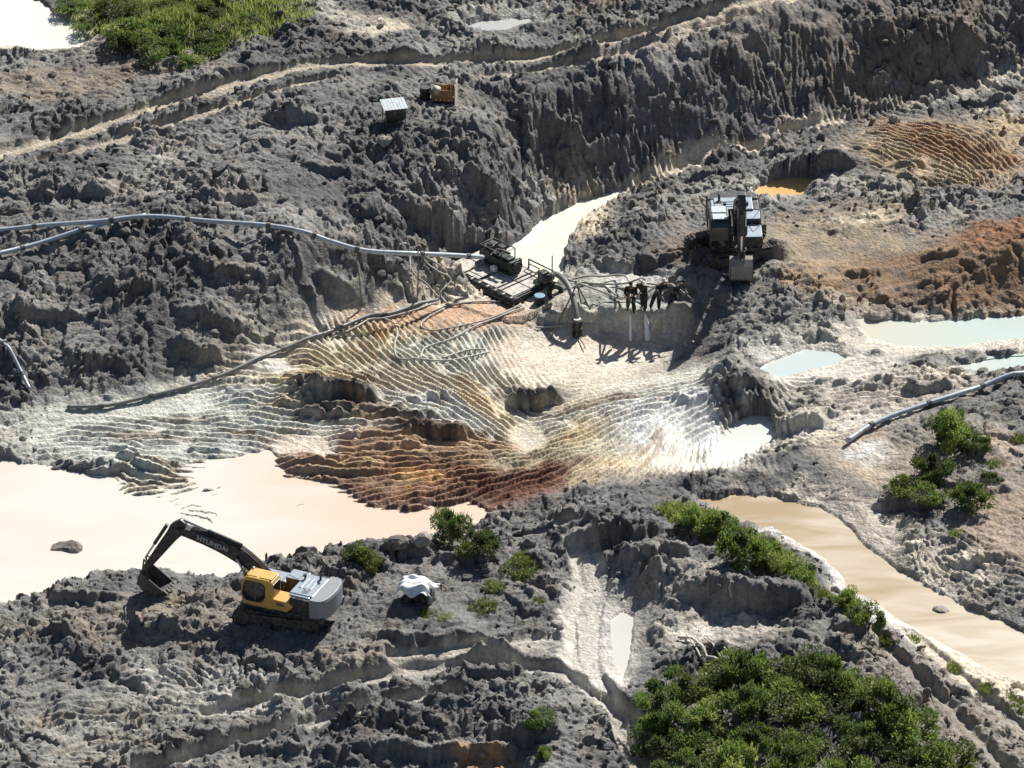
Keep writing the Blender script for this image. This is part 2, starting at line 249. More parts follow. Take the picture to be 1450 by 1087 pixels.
for a, b, t in STR:
    c = G(a, b); d2 = ((X - c[0]) / SX) ** 2 + ((Y - c[1]) / SY) ** 2; w = 1 / (d2 + 300.) ** 1.5
    vx += w * math.cos(R(2 * t)); vy += w * math.sin(R(2 * t))
th = .5 * np.arctan2(vy, vx) + (.2 + 1.7 * np.clip(RO - .2, 0, 1)) * fbm(X, Y, 2.5, 103, 2)
ux = np.cos(th).astype(np.float32); uy = (-np.sin(th)).astype(np.float32)   # grid rows grow away from the camera
NR, NC = X.shape
ky = np.fft.fftfreq(NR)[:, None]; kx = np.fft.rfftfreq(NC)[None]; kr = np.sqrt((kx / 1.0) ** 2 + (ky / 1.0) ** 2)
BAND = np.exp(-((kr - .205) / .055) ** 2)
n = RNG.standard_normal(X.shape).astype(np.float32)
n = np.fft.irfft2(np.fft.rfft2(n) * BAND, s=X.shape).astype(np.float32); n /= n.std()
jj, ii = np.meshgrid(np.arange(NR, dtype=np.float32), np.arange(NC, dtype=np.float32), indexing='ij')
for it in range(3):
    acc = n.copy()
    for sg in (1, -1):
        px_, py_ = ii.copy(), jj.copy(); lx, ly = ux * sg, uy * sg
        for k in range(10):
            px_ += lx; py_ += ly
            a = np.clip(px_ + .5, 0, NC - 1).astype(np.int32); b = np.clip(py_ + .5, 0, NR - 1).astype(np.int32)
            acc += n[b, a]; nx_, ny_ = ux[b, a], uy[b, a]
            f = np.sign(nx_ * lx + ny_ * ly); f[f == 0] = 1; lx, ly = nx_ * f, ny_ * f
    n = np.fft.irfft2(np.fft.rfft2(acc) * BAND, s=X.shape).astype(np.float32); n = np.tanh(1.4 * n / n.std())
RIDGE = n
stk = RNG.standard_normal(X.shape).astype(np.float32); stk = np.fft.irfft2(np.fft.rfft2(stk) * np.exp(-(kr / .12) ** 2), s=X.shape).astype(np.float32); acc = stk.copy()
for sg in (1, -1):
    px_, py_ = ii.copy(), jj.copy(); lx, ly = ux * sg, uy * sg
    for k in range(14):
        px_ += 1.6 * lx; py_ += 1.6 * ly; a = np.clip(px_ + .5, 0, NC - 1).astype(np.int32); b = np.clip(py_ + .5, 0, NR - 1).astype(np.int32)
        acc += stk[b, a]; nx_, ny_ = ux[b, a], uy[b, a]; f = np.sign(nx_ * lx + ny_ * ly); f[f == 0] = 1; lx, ly = nx_ * f, ny_ * f
STREAK = acc / acc.std()
RM = np.zeros(X.shape, np.float32)
for e, k in [((560, 560, 250, 75, 4), 1), ((600, 660, 200, 55, 0), 1), ((880, 620, 200, 70, -6), 1), ((980, 610, 90, 55, 0), .9), ((480, 520, 150, 55, -18), .9), ((260, 620, 200, 32, -3), .8), ((215, 680, 75, 26, 5), .8), ((275, 722, 45, 14, 5), .7), ((1320, 215, 110, 55, 15), 1.0), ((640, 490, 130, 30, 0), .6),
             ((300, 985, 110, 30, 5), .45), ((1200, 560, 120, 30, 0), .35), ((1380, 800, 90, 40, 15), .3), ((120, 1040, 90, 40, 0), .4), ((1220, 130, 200, 30, -8), .35), ((860, 245, 120, 20, -15), .5)]:
    RM = np.maximum(RM, k * ellipse(*e, soft=.3))
PALE = ellipse(830, 500, 120, 34, -4, soft=.3); PALE = np.maximum(PALE, ellipse(745, 622, 26, 30, 0)); PALE = np.maximum(PALE, ellipse(380, 515, 28, 16, 0)); PALE = np.maximum(PALE, ellipse(430, 635, 38, 18, 0))
RM = RM * (1 - .95 * PALE)
H = H + .04 * RIDGE * np.clip(RO, 0, 1) * FADE * (1 - RM)
H = H + RM * (.155 * RIDGE + .02 * np.abs(RIDGE)) * np.clip(.9 + 1.1 * fbm(X, Y, 1.5, 107, 3), .25, 1.6)
H = H + RM * (.07 * fbm(X, Y, .9, 108, 3) + .10 * np.abs(pn(X / .7, Y / .9, 109)) * ss(0, .4, fbm(X, Y, 3.0, 110, 2)))

# ---- levelled stands for the machines
def pad(px, py, z, rx, ry, k=1.0, rough=.25):
    global H
    m = k * ellipse(px, py, rx, ry, 0, soft=.35, warp=.4, z=z); H = H * (1 - m) + (z + rough * (CL - .25)) * m
pad(400, 873, 1.0, 85, 34); pad(222, 858, .55, 44, 15, 1.0, .35); pad(1035, 372, 1.85, 62, 26); mound(1102, 356, 20, 9, .75); mound(985, 362, 18, 6, .3); pad(560, 172, 4.75, 26, 10); pad(628, 142, 4.95, 30, 10); pad(592, 852, 1.3, 34, 14); pad(920, 430, 1.08, 60, 10, rough=.08)

# ------------------------------------------------------------------ water bodies: (name, outline in the photo, level, depth, bank, warp)
WATER = [
 ('pond_water', [(-90, 652), (0, 650), (60, 655), (150, 668), (240, 662), (300, 652), (380, 640), (430, 668), (480, 692), (530, 718), (580, 722), (620, 714), (665, 712), (716, 732), (690, 745), (640, 757), (560, 772), (470, 792), (400, 800), (330, 818), (260, 818), (200, 808), (150, 815), (80, 840), (0, 862), (-90, 885)], 0.0, .3, .35, .5),
 ('channel_water', [(628, 386), (640, 372), (668, 362), (705, 356), (738, 340), (765, 312), (800, 293), (850, 275), (885, 264), (870, 282), (835, 300), (815, 325), (805, 350), (800, 372), (800, 396), (785, 410), (742, 424), (718, 434), (690, 424), (655, 402)], 0.28, .4, .5, .3),
 ('orange_pit_water', [(1062, 272), (1088, 256), (1110, 250), (1150, 252), (1172, 262), (1140, 272), (1092, 287)], 1.28, .4, .3, .2),
 ('clay_pool_water', [(1210, 450), (1260, 450), (1300, 456), (1380, 450), (1520, 440), (1520, 492), (1420, 494), (1390, 500), (1320, 488), (1270, 492), (1230, 478)], 1.06, .2, .25, .4),
 ('lower_clay_pool_water', [(1340, 520), (1400, 508), (1450, 500), (1520, 496), (1520, 526), (1440, 524), (1380, 528)], 1.02, .18, .2, .4),
 ('shallow_pool_water', [(1070, 522), (1110, 505), (1140, 494), (1190, 500), (1200, 510), (1150, 524), (1100, 538)], .88, .15, .2, .4),
 ('white_pool_water', [(990, 662), (1010, 630), (1030, 605), (1060, 586), (1090, 588), (1104, 630), (1060, 652), (1010, 668)], .05, .2, .25, .25),
 ('stream_water', [(985, 706), (1040, 698), (1100, 702), (1160, 718), (1195, 738), (1225, 768), (1270, 805), (1330, 838), (1390, 868), (1530, 930), (1530, 1010), (1450, 972), (1380, 938), (1310, 900), (1250, 862), (1205, 838), (1180, 806), (1150, 782), (1090, 752), (1030, 735)], .3, .22, .25, .4),
 ('track_puddle_water', [(864, 880), (880, 866), (897, 872), (896, 905), (890, 940), (882, 962), (868, 930), (866, 905)], .38, .15, .2, .12),
 ('upper_pond_water', [(-90, -30), (20, -25), (70, 12), (110, 40), (128, 58), (110, 72), (70, 74), (20, 66), (-90, 75)], 4.86, .25, .2, .4),
 ('grey_puddle_water', [(655, 36), (690, 26), (750, 26), (762, 32), (720, 42), (670, 46)], 4.98, .15, .1, .3)]
BEACH = {'pond_water': .10, 'stream_water': .32, 'clay_pool_water': .3, 'lower_clay_pool_water': .3, 'shallow_pool_water': .25, 'track_puddle_water': .3, 'upper_pond_water': .3, 'grey_puddle_water': .3}
WP = {}; WMASK = np.zeros(X.shape, np.float32)
for nm, pts, lev, dep, bank, wp in WATER:
    w, sd, poly = polysd(pts, lev, wp); WP[nm] = (poly, lev); h = H[w]
    rip = .1 * RM[w] * RIDGE[w] + .05 * WX[w]
    inside = lev - .03 - dep * ss(0, 1.0, -sd) + rip * (1 - ss(.6, 2.2, -sd))
    h = np.where(sd < 0, np.minimum(h, inside), h)
    near = (sd >= 0) & (sd < 1.6); keep = lev + .03 + bank * .25 * np.clip(sd, 0, 1.6) + rip * .6
    h = np.where(near, np.maximum(h, keep), h)
    if nm in BEACH: h = np.where((sd >= 0) & ((nm != 'pond_water') | (RM[w] > .15)), np.minimum(h, np.maximum(keep, lev + .06 + BEACH[nm] * sd + .12 * sd ** 2 + .45 * RO[w] * CL[w] + 1.2 * rip)), h)
    H[w] = h; WMASK[w] = np.maximum(WMASK[w], 1 - ss(-.1, .9, sd))
# bars of sediment standing out of the pond
for e, h in [((150, 664, 80, 9, 2), .3), ((330, 668, 60, 7, 3), .26), ((215, 684, 70, 24, 6), .46), ((278, 724, 42, 11, 6), .36), ((420, 660, 36, 10, -4), .3), ((480, 668, 60, 14, 0), .3), ((425, 715, 20, 2.5, -6), .33), ((310, 690, 26, 3.5, 4), .3)]:
    H = H + h * ellipse(*e, soft=.45, z=0.0) * (.75 + .5 * RIDGE * .6)

# ---- crumbling overhangs: points shifted sideways
K = np.clip(RO, 0, 1) * FADE
VX = X + K * (.11 * pn(X / .5, Y / .5, 131) + .05 * pn(X / .22, Y / .22, 132)); VY = Y + K * (-.10 * CL + .13 * pn(X / .5, Y / .5, 133) + .05 * pn(X / .22, Y / .22, 134))
hz = lambda x, y: bil(H, AX, AY, x, y)
def Gf(px, py): return march(px, py, hz)

# ------------------------------------------------------------------ ground colour (albedo, plus shade painted into the pit undercuts)
def C(*c): return np.array(c, np.float32)
DARK, MID, DRY, TAN = C(.118, .115, .113), C(.228, .217, .202), C(.37, .345, .30), C(.33, .275, .21)
CREAM, WHITE, GREEN, PINK = C(.66, .58, .45), C(.80, .78, .72), C(.50, .53, .47), C(.66, .50, .38)
OCHRE, RED, BROWN, RUST = C(.46, .33, .19), C(.20, .095, .055), C(.24, .155, .095), C(.32, .195, .115)
t = ss(-.35, .45, fbm(X, Y, 5.0, 141, 3))[..., None]; COLR = DARK * (1 - t) + MID * t
GRAIN = [ss(-.4, .4, fbm(X, Y, .8, 150 + 31 * k, 3)) for k in range(3)]
def paint(w, m, c, k=1.0, grain=.5, seed=0):
    g = np.clip(m * k * (1 - grain + 2 * grain * GRAIN[seed % 3][w]), 0, 1)[..., None]
    COLR[w] = COLR[w] * (1 - g) + c * g
for i, (d, w) in enumerate(TD):
    m = 1 - ss(w * .85, w * 1.2, d); paint((slice(None), slice(None)), m, [C(.43, .375, .29), C(.40, .35, .28), C(.40, .35, .28), DRY, DRY, C(.5, .47, .41), DRY, DRY * .9, DRY * .9, DRY * 1.1, CREAM, CREAM][i], .95, .3, i)
for a, c, k, g in [
 ((60, 120, 130, 26, 0), TAN * .75, .8, .4), ((30, 45, 120, 36, 0), CREAM, .9, .2), ((200, 85, 120, 30, 0), TAN * .7, .4, .5), ((540, 36, 55, 16, 0), CREAM * .8, .9, .4), ((470, 15, 60, 18, 30), DRY, .8, .5), ((720, 22, 80, 16, 0), DRY, .8, .4), ((840, 15, 40, 12, 0), TAN, .5, .4),
 ((240, 265, 120, 16, 0), DRY, .5, .5), ((240, 225, 40, 14, 0), DRY * 1.1, .5, .5), ((60, 340, 60, 12, 0), DRY, .5, .5), ((420, 305, 160, 14, 4), MID * 1.3, .6, .5),
 ((830, 310, 40, 40, -50), CREAM * .9, .8, .4), ((780, 280, 60, 16, -30), DRY, .6, .5), ((1150, 175, 45, 8, -10), CREAM, .8, .4), ((1060, 210, 60, 6, -12), CREAM * .9, .8, .4), ((960, 240, 70, 6, -18), CREAM * .9, .8, .4), ((1180, 215, 30, 6, -8), CREAM, .8, .4),
 ((1330, 130, 120, 20, -5), DRY, .7, .5), ((1410, 115, 60, 8, -8), CREAM * .9, .6, .5), ((1250, 70, 230, 36, -8), C(.22, .18, .145), .5, .5), ((1400, 160, 40, 8, 0), CREAM, .6, .5), ((1340, 215, 140, 60, 12), C(.40, .31, .20), .9, .4), ((1310, 195, 70, 26, 30), RUST, .75, .5), ((1400, 225, 60, 22, 20), RUST, .6, .5), ((1430, 180, 40, 24, 0), C(.5, .38, .22), .6, .5), ((1220, 265, 80, 18, 10), DRY * .95, .7, .5),
 ((1200, 330, 160, 45, -4), C(.31, .245, .175), .85, .4), ((1220, 310, 60, 12, 0), CREAM * .9, .5, .6), ((1090, 270, 40, 24, 0), DRY, .5, .5), ((990, 275, 80, 24, 0), DRY * .85, .6, .5), ((1250, 395, 120, 30, -6), BROWN, .85, .4), ((1400, 390, 100, 55, 0), BROWN, .95, .25), ((1410, 335, 60, 22, 0), C(.26, .13, .07), .8, .5), ((1330, 300, 70, 24, -20), MID * 1.15, .8, .4), ((1160, 385, 60, 20, -10), C(.33, .24, .15), .7, .5), ((1180, 430, 70, 10, 0), CREAM * .8, .5, .6), ((1110, 455, 80, 30, 0), MID, .8, .4), ((990, 345, 60, 26, 0), C(.28, .2, .15), .6, .5),
 ((840, 405, 90, 24, 4), C(.46, .44, .39), .9, .3), ((900, 395, 60, 10, 0), WHITE * .9, .6, .5), ((860, 445, 100, 14, 0), C(.33, .36, .34), .9, .3), ((800, 445, 50, 12, 0), C(.36, .35, .3), .8, .3), ((690, 425, 110, 16, 0), CREAM, .9, .4), ((635, 405, 26, 12, 30), CREAM * .9, .7, .5),
 ((520, 458, 120, 12, -18), CREAM * 1.05, .9, .3), ((300, 548, 230, 13, -16), C(.5, .48, .4), .9, .4), ((620, 560, 300, 100, 0), C(.56, .5, .39), 1, .05), ((260, 605, 260, 40, -3), C(.6, .59, .52), 1, .1), ((900, 600, 180, 75, -4), C(.62, .56, .44), 1, .05), ((620, 450, 120, 16, -6), C(.5, .32, .2), .85, .4), ((700, 450, 60, 14, 0), C(.52, .36, .25), .7, .4),
 ((660, 500, 120, 26, 0), GREEN, .6, .5), ((480, 500, 90, 30, -20), C(.62, .53, .37), .8, .4), ((560, 470, 60, 16, 0), OCHRE * 1.15, .5, .6), ((440, 540, 70, 20, 10), C(.56, .42, .24), .6, .6), ((610, 585, 90, 24, 8), C(.66, .65, .6), .8, .4), ((680, 570, 50, 18, 30), C(.6, .46, .28), .6, .5), ((470, 575, 110, 24, 0), C(.42, .35, .25), .6, .5), ((190, 640, 110, 16, 0), C(.52, .54, .48), .8, .4), ((370, 610, 80, 20, 0), C(.56, .57, .51), .7, .4), ((310, 570, 70, 14, -8), C(.62, .64, .56), .7, .4),
 ((620, 665, 200, 50, 2), C(.235, .13, .08), 1, .1), ((690, 685, 125, 38, -8), C(.15, .07, .042), 1, .2), ((480, 655, 90, 28, 10), C(.26, .165, .105), .9, .35), ((570, 690, 90, 26, -8), C(.28, .17, .11), .7, .5), ((590, 680, 30, 12, 0), C(.62, .38, .17), .8, .4), ((500, 665, 40, 12, 0), C(.6, .42, .24), .6, .5), ((620, 630, 110, 14, 0), C(.40, .28, .18), .8, .4), ((700, 640, 60, 16, -15), C(.36, .26, .16), .7, .4),
 ((810, 630, 110, 22, -14), C(.47, .42, .29), .85, .4), ((860, 600, 100, 16, -14), C(.55, .42, .25), .6, .5), ((860, 660, 60, 18, -30), C(.62, .52, .35), .6, .5), ((970, 595, 105, 58, 0), C(.82, .81, .76), 1, .12), ((930, 545, 90, 20, -6), C(.6, .58, .5), .8, .4), ((1010, 640, 70, 36, 0), WHITE, 1, .1), ((960, 655, 50, 20, 0), C(.68, .64, .54), .7, .4),
 ((820, 505, 130, 36, -4), C(.74, .66, .54), 1, .15), ((880, 485, 80, 14, 0), C(.72, .62, .5), .9, .2), ((745, 628, 16, 20, 0), C(.58,.52,.44), .7, .4), ((720, 500, 30, 16, 0), C(.66, .5, .4), .5, .5), ((380, 515, 30, 14, 0), C(.6, .58, .52), .9, .3), ((430, 635, 50, 22, 0), C(.72, .62, .52), .95, .2), ((470, 480, 40, 10, 0), CREAM, .8, .4),
 ((215, 685, 80, 26, 5), C(.48, .42, .31), .9, .4), ((180, 672, 50, 14, 0), C(.46, .49, .45), .7, .5), ((410, 665, 60, 18, 0), C(.34, .23, .15), .9, .35), ((280, 724, 50, 14, 0), C(.5, .47, .4), .9, .3), ((475, 562, 62, 13, 5), C(.10, .09, .08), .95, .25), ((455, 588, 55, 7, 0), C(.12, .105, .09), .85, .4), ((570, 592, 60, 7, 0), C(.13, .115, .10), .85, .4), ((620, 615, 58, 9, 0), C(.10, .075, .06), .9, .3), ((757, 566, 42, 15, 0), C(.10, .095, .09), .95, .2),  # near-black patches: shade of the undercut scarp faces painted into the colour
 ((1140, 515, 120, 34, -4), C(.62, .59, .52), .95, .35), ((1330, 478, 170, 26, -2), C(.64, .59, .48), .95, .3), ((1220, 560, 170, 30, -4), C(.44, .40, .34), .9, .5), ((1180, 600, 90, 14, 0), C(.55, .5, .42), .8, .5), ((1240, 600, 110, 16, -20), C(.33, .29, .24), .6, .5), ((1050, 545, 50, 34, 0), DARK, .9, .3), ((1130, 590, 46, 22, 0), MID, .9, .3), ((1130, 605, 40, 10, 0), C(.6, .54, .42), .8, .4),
 ((1240, 650, 80, 30, 10), C(.45, .37, .28), .95, .35), ((1230, 640, 36, 12, 0), WHITE * .85, .7, .5), ((1130, 710, 110, 26, 12), C(.52, .46, .38), .9, .4), ((1230, 770, 50, 40, 40), C(.54, .48, .4), .9, .4), ((1290, 830, 110, 28, 28), C(.52, .47, .38), .8, .5), ((1200, 815, 26, 20, 30), WHITE * .85, .9, .4), ((1290, 890, 100, 22, 24), WHITE * .85, .95, .3), ((1390, 950, 100, 30, 28), CREAM, .9, .4), ((1130, 770, 50, 20, 25), WHITE * .8, .8, .4), ((1340, 790, 70, 22, 25), C(.58, .53, .44), .8, .4), ((1430, 740, 60, 50, 0), C(.36, .28, .215), .9, .3), ((1370, 650, 100, 50, 0), C(.26, .235, .19), .6, .5), ((1420, 640, 26, 24, 40), C(.38, .30, .24), .7, .4),
 ((850, 910, 50, 70, 0), C(.5, .47, .42), .75, .5), ((815, 905, 26, 50, 0), C(.6, .57, .5), .7, .5), ((860, 950, 22, 40, 0), C(.58, .55, .5), .7, .5), ((1000, 895, 90, 22, 0), C(.42, .385, .33), .85, .45), ((985, 895, 30, 9, 0), C(.66, .63, .55), .9, .3), ((700, 920, 80, 12, -4), C(.38, .35, .31), .7, .5), ((960, 825, 60, 20, 0), DRY * .9, .6, .5),
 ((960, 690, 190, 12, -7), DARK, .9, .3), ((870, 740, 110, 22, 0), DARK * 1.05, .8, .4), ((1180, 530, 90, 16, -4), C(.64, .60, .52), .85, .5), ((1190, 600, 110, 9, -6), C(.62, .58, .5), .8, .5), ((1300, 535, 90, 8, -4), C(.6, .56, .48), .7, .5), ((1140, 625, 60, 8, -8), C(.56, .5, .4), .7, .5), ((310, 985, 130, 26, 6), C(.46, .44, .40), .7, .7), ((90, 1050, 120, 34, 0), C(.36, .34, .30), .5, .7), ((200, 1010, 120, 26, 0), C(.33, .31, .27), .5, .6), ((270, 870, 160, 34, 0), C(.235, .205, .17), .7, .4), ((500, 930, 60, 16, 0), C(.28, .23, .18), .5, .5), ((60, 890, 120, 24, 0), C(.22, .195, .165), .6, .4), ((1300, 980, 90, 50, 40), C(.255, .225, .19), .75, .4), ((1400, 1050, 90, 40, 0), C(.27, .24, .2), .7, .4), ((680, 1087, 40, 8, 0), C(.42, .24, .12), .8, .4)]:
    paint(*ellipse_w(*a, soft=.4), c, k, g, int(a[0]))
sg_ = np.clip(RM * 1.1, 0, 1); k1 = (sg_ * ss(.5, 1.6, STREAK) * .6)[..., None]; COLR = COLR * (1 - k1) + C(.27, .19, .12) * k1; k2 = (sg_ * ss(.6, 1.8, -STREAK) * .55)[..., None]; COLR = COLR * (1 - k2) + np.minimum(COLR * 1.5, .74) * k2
COLR *= (1 - .16 * np.clip((COLR.mean(-1, keepdims=True) - .4) / .3, 0, 1))
wm = (ss(.05, .5, fbm(X, Y, 2.6, 193, 3)) * .45 * np.clip(RO, 0, 1))[..., None]; COLR = COLR * (1 - wm) + COLR * C(1.12, .96, .78) * wm
cv = (1 + .26 * fbm(X, Y, .4, 190, 3) + .14 * pn(X / .13, Y / .18, 191) + .22 * fbm(X, Y, 1.4, 192, 2))[..., None]; COLR = np.clip(COLR * cv, .02, .9)
WETR = np.clip(.9 - .45 * WMASK, .3, 1).astype(np.float32)

# ------------------------------------------------------------------ materials
def mat(name, col, rough=.6, metal=0.0, dirt=None, damt=0.0, scale=3.0, bump=0.0, spec=.5, var=.12):
    m = bpy.data.materials.new(name); m.use_nodes = True; nt = m.node_tree; N = nt.nodes; Lk = nt.links; b = N['Principled BSDF']
    tc = N.new('ShaderNodeTexCoord'); nz = N.new('ShaderNodeTexNoise'); nz.inputs['Scale'].default_value = scale; nz.inputs['Detail'].default_value = 6
    Lk.new(tc.outputs['Object'], nz.inputs['Vector'])
    hs = N.new('ShaderNodeMix'); hs.data_type = 'RGBA'; hs.blend_type = 'MIX'
    hs.inputs[6].default_value = (*[c * (1 - var) for c in col], 1); hs.inputs[7].default_value = (*[min(1, c * (1 + var)) for c in col], 1); Lk.new(nz.outputs[0], hs.inputs[0])
    out = hs.outputs[2]
    if dirt:
        n2 = N.new('ShaderNodeTexNoise'); n2.inputs['Scale'].default_value = scale * 1.7; n2.inputs['Detail'].default_value = 8; Lk.new(tc.outputs['Object'], n2.inputs['Vector'])
        rp = N.new('ShaderNodeMapRange'); rp.inputs[1].default_value = .58 - damt * .35; rp.inputs[2].default_value = .86 - damt * .3; Lk.new(n2.outputs[0], rp.inputs[0])
        mx = N.new('ShaderNodeMix'); mx.data_type = 'RGBA'; mx.inputs[7].default_value = (*dirt, 1); Lk.new(rp.outputs[0], mx.inputs[0]); Lk.new(out, mx.inputs[6]); out = mx.outputs[2]
        rr_ = N.new('ShaderNodeMapRange'); rr_.inputs[3].default_value = rough; rr_.inputs[4].default_value = .9; Lk.new(rp.outputs[0], rr_.inputs[0]); Lk.new(rr_.outputs[0], b.inputs['Roughness'])
    else: b.inputs['Roughness'].default_value = rough
    Lk.new(out, b.inputs['Base Color']); b.inputs['Metallic'].default_value = metal; b.inputs['Specular IOR Level'].default_value = spec
    if bump:
        bp = N.new('ShaderNodeBump'); bp.inputs['Strength'].default_value = bump; bp.inputs['Distance'].default_value = .02; Lk.new(nz.outputs[0], bp.inputs['Height']); Lk.new(bp.outputs[0], b.inputs['Normal'])
    return m
def attr_mat(name, attr, rough=.9, bump=.8, bs=5.0, bd=.09, rattr=None, spec=.3):
    m = bpy.data.materials.new(name); m.use_nodes = True; nt = m.node_tree; N = nt.nodes; Lk = nt.links; b = N['Principled BSDF']
    a = N.new('ShaderNodeAttribute'); a.attribute_name = attr
    tc = N.new('ShaderNodeTexCoord'); nz = N.new('ShaderNodeTexNoise'); nz.inputs['Scale'].default_value = bs; nz.inputs['Detail'].default_value = 7; nz.inputs['Roughness'].default_value = .65; Lk.new(tc.outputs['Object'], nz.inputs['Vector'])
    mr = N.new('ShaderNodeMapRange'); mr.inputs[1].default_value = .3; mr.inputs[2].default_value = .7; mr.inputs[3].default_value = .72; mr.inputs[4].default_value = 1.28; Lk.new(nz.outputs[0], mr.inputs[0])
    mx = N.new('ShaderNodeVectorMath'); mx.operation = 'SCALE'; Lk.new(a.outputs['Color'], mx.inputs[0]); Lk.new(mr.outputs[0], mx.inputs['Scale']); Lk.new(mx.outputs[0], b.inputs['Base Color'])
    vo = N.new('ShaderNodeTexVoronoi'); vo.inputs['Scale'].default_value = 6.5; vo.inputs['Randomness'].default_value = 1.0; wv_ = N.new('ShaderNodeVectorMath'); wv_.operation = 'MULTIPLY_ADD'; wv_.inputs[1].default_value = (.25, .25, .25); Lk.new(nz.outputs['Color'], wv_.inputs[0]); Lk.new(tc.outputs['Object'], wv_.inputs[2]); Lk.new(wv_.outputs[0], vo.inputs['Vector'])
    hm = N.new('ShaderNodeMath'); hm.operation = 'MULTIPLY_ADD'; hm.inputs[1].default_value = -.55; Lk.new(vo.outputs['Distance'], hm.inputs[0]); Lk.new(nz.outputs[0], hm.inputs[2])
    bp = N.new('ShaderNodeBump'); bp.inputs['Strength'].default_value = bump; bp.inputs['Distance'].default_value = bd; Lk.new(hm.outputs[0], bp.inputs['Height']); Lk.new(bp.outputs[0], b.inputs['Normal'])
    b.inputs['Roughness'].default_value = rough; b.inputs['Specular IOR Level'].default_value = spec
    if rattr: ra = N.new('ShaderNodeAttribute'); ra.attribute_name = rattr; Lk.new(ra.outputs['Fac'], b.inputs['Roughness'])
    return m
M_GROUND = attr_mat('dug_clay', 'albedo', rattr='wet_rough')
M_CLOD = attr_mat('clay_clod', 'albedo')

# ------------------------------------------------------------------ mesh helpers
def tag(o, label=None, cat=None, group=None, kind=None):
    for k, v in (('label', label), ('category', cat), ('group', group), ('kind', kind)):
        if v: o[k] = v
    return o
def np_mesh(name, v, f, smooth_=True, attrs=()):
    me = bpy.data.meshes.new(name); k = f.shape[1]
    me.vertices.add(len(v)); me.vertices.foreach_set('co', np.ascontiguousarray(v, np.float32).ravel())
    me.loops.add(f.size); me.loops.foreach_set('vertex_index', np.ascontiguousarray(f, np.int32).ravel())
    me.polygons.add(len(f)); me.polygons.foreach_set('loop_start', np.arange(0, f.size, k, dtype=np.int32))
    me.update(calc_edges=True)
    me.polygons.foreach_set('use_smooth', np.full(len(f), smooth_, bool))
    for an, val in attrs:
        if val.ndim == 2:
            at_ = me.attributes.new(an, 'FLOAT_COLOR', 'POINT'); at_.data.foreach_set('color', np.concatenate([val, np.ones((len(val), 1))], 1).astype(np.float32).ravel())
        else: at_ = me.attributes.new(an, 'FLOAT', 'POINT'); at_.data.foreach_set('value', val.astype(np.float32).ravel())
    return me
def link(name, me, m=None, parent=None):
    o = bpy.data.objects.new(name, me); COL.objects.link(o)
    if m and me is not None and not me.materials: me.materials.append(m)
    if parent: o.parent = parent
    return o
def empty(name, loc=(0, 0, 0), rz=0.0):
    o = bpy.data.objects.new(name, None); COL.objects.link(o); o.location = [float(v) for v in loc]; o.rotation_euler = (0, 0, rz); o.empty_display_size = .3; return o

# ------------------------------------------------------------------ ground sheet
idx = np.arange(NR * NC).reshape(NR, NC)
quads = np.stack([idx[:-1, :-1], idx[:-1, 1:], idx[1:, 1:], idx[1:, :-1]], -1).reshape(-1, 4)
gm = np_mesh('ground', np.stack([VX, VY, H], -1).reshape(-1, 3), quads, True, [('albedo', COLR.reshape(-1, 3)), ('wet_rough', WETR.ravel())])
tag(link('ground', gm, M_GROUND), kind='structure')

#==OBJECTS==
# ------------------------------------------------------------------ water sheets
def water_mat(name, c1, c2, x0=0, x1=1, rough=.16, ns=.3):
    m = bpy.data.materials.new(name); m.use_nodes = True; nt = m.node_tree; N = nt.nodes; Lk = nt.links; b = N['Principled BSDF']
    tc = N.new('ShaderNodeTexCoord'); sp = N.new('ShaderNodeSeparateXYZ'); Lk.new(tc.outputs['Object'], sp.inputs[0])
    mr = N.new('ShaderNodeMapRange'); mr.inputs[1].default_value = x0; mr.inputs[2].default_value = x1; Lk.new(sp.outputs[0], mr.inputs[0])
    mp = N.new('ShaderNodeMapping'); mp.inputs['Scale'].default_value = (.35, 1.0, 1); Lk.new(tc.outputs['Object'], mp.inputs[0])
    nz = N.new('ShaderNodeTexNoise'); nz.inputs['Scale'].default_value = ns; nz.inputs['Detail'].default_value = 4; nz.inputs['Distortion'].default_value = .8; Lk.new(mp.outputs[0], nz.inputs['Vector'])
    ad = N.new('ShaderNodeMath'); ad.operation = 'MULTIPLY_ADD'; Lk.new(nz.outputs[0], ad.inputs[0]); ad.inputs[1].default_value = 1.9; ad.inputs[2].default_value = -.95
    sm = N.new('ShaderNodeMath'); sm.operation = 'ADD'; sm.use_clamp = True; Lk.new(ad.outputs[0], sm.inputs[0]); Lk.new(mr.outputs[0], sm.inputs[1])
    mx = N.new('ShaderNodeMix'); mx.data_type = 'RGBA'; mx.inputs[6].default_value = (*c1, 1); mx.inputs[7].default_value = (*c2, 1); Lk.new(sm.outputs[0], mx.inputs[0]); Lk.new(mx.outputs[2], b.inputs['Base Color'])
    b.inputs['Roughness'].default_value = rough; b.inputs['Specular IOR Level'].default_value = .5
    n2 = N.new('ShaderNodeTexNoise'); n2.inputs['Scale'].default_value = 3.0; n2.inputs['Detail'].default_value = 3; Lk.new(tc.outputs['Object'], n2.inputs['Vector'])
    bp = N.new('ShaderNodeBump'); bp.inputs['Strength'].default_value = .08; bp.inputs['Distance'].default_value = .02; Lk.new(n2.outputs[0], bp.inputs['Height']); Lk.new(bp.outputs[0], b.inputs['Normal'])
    return m
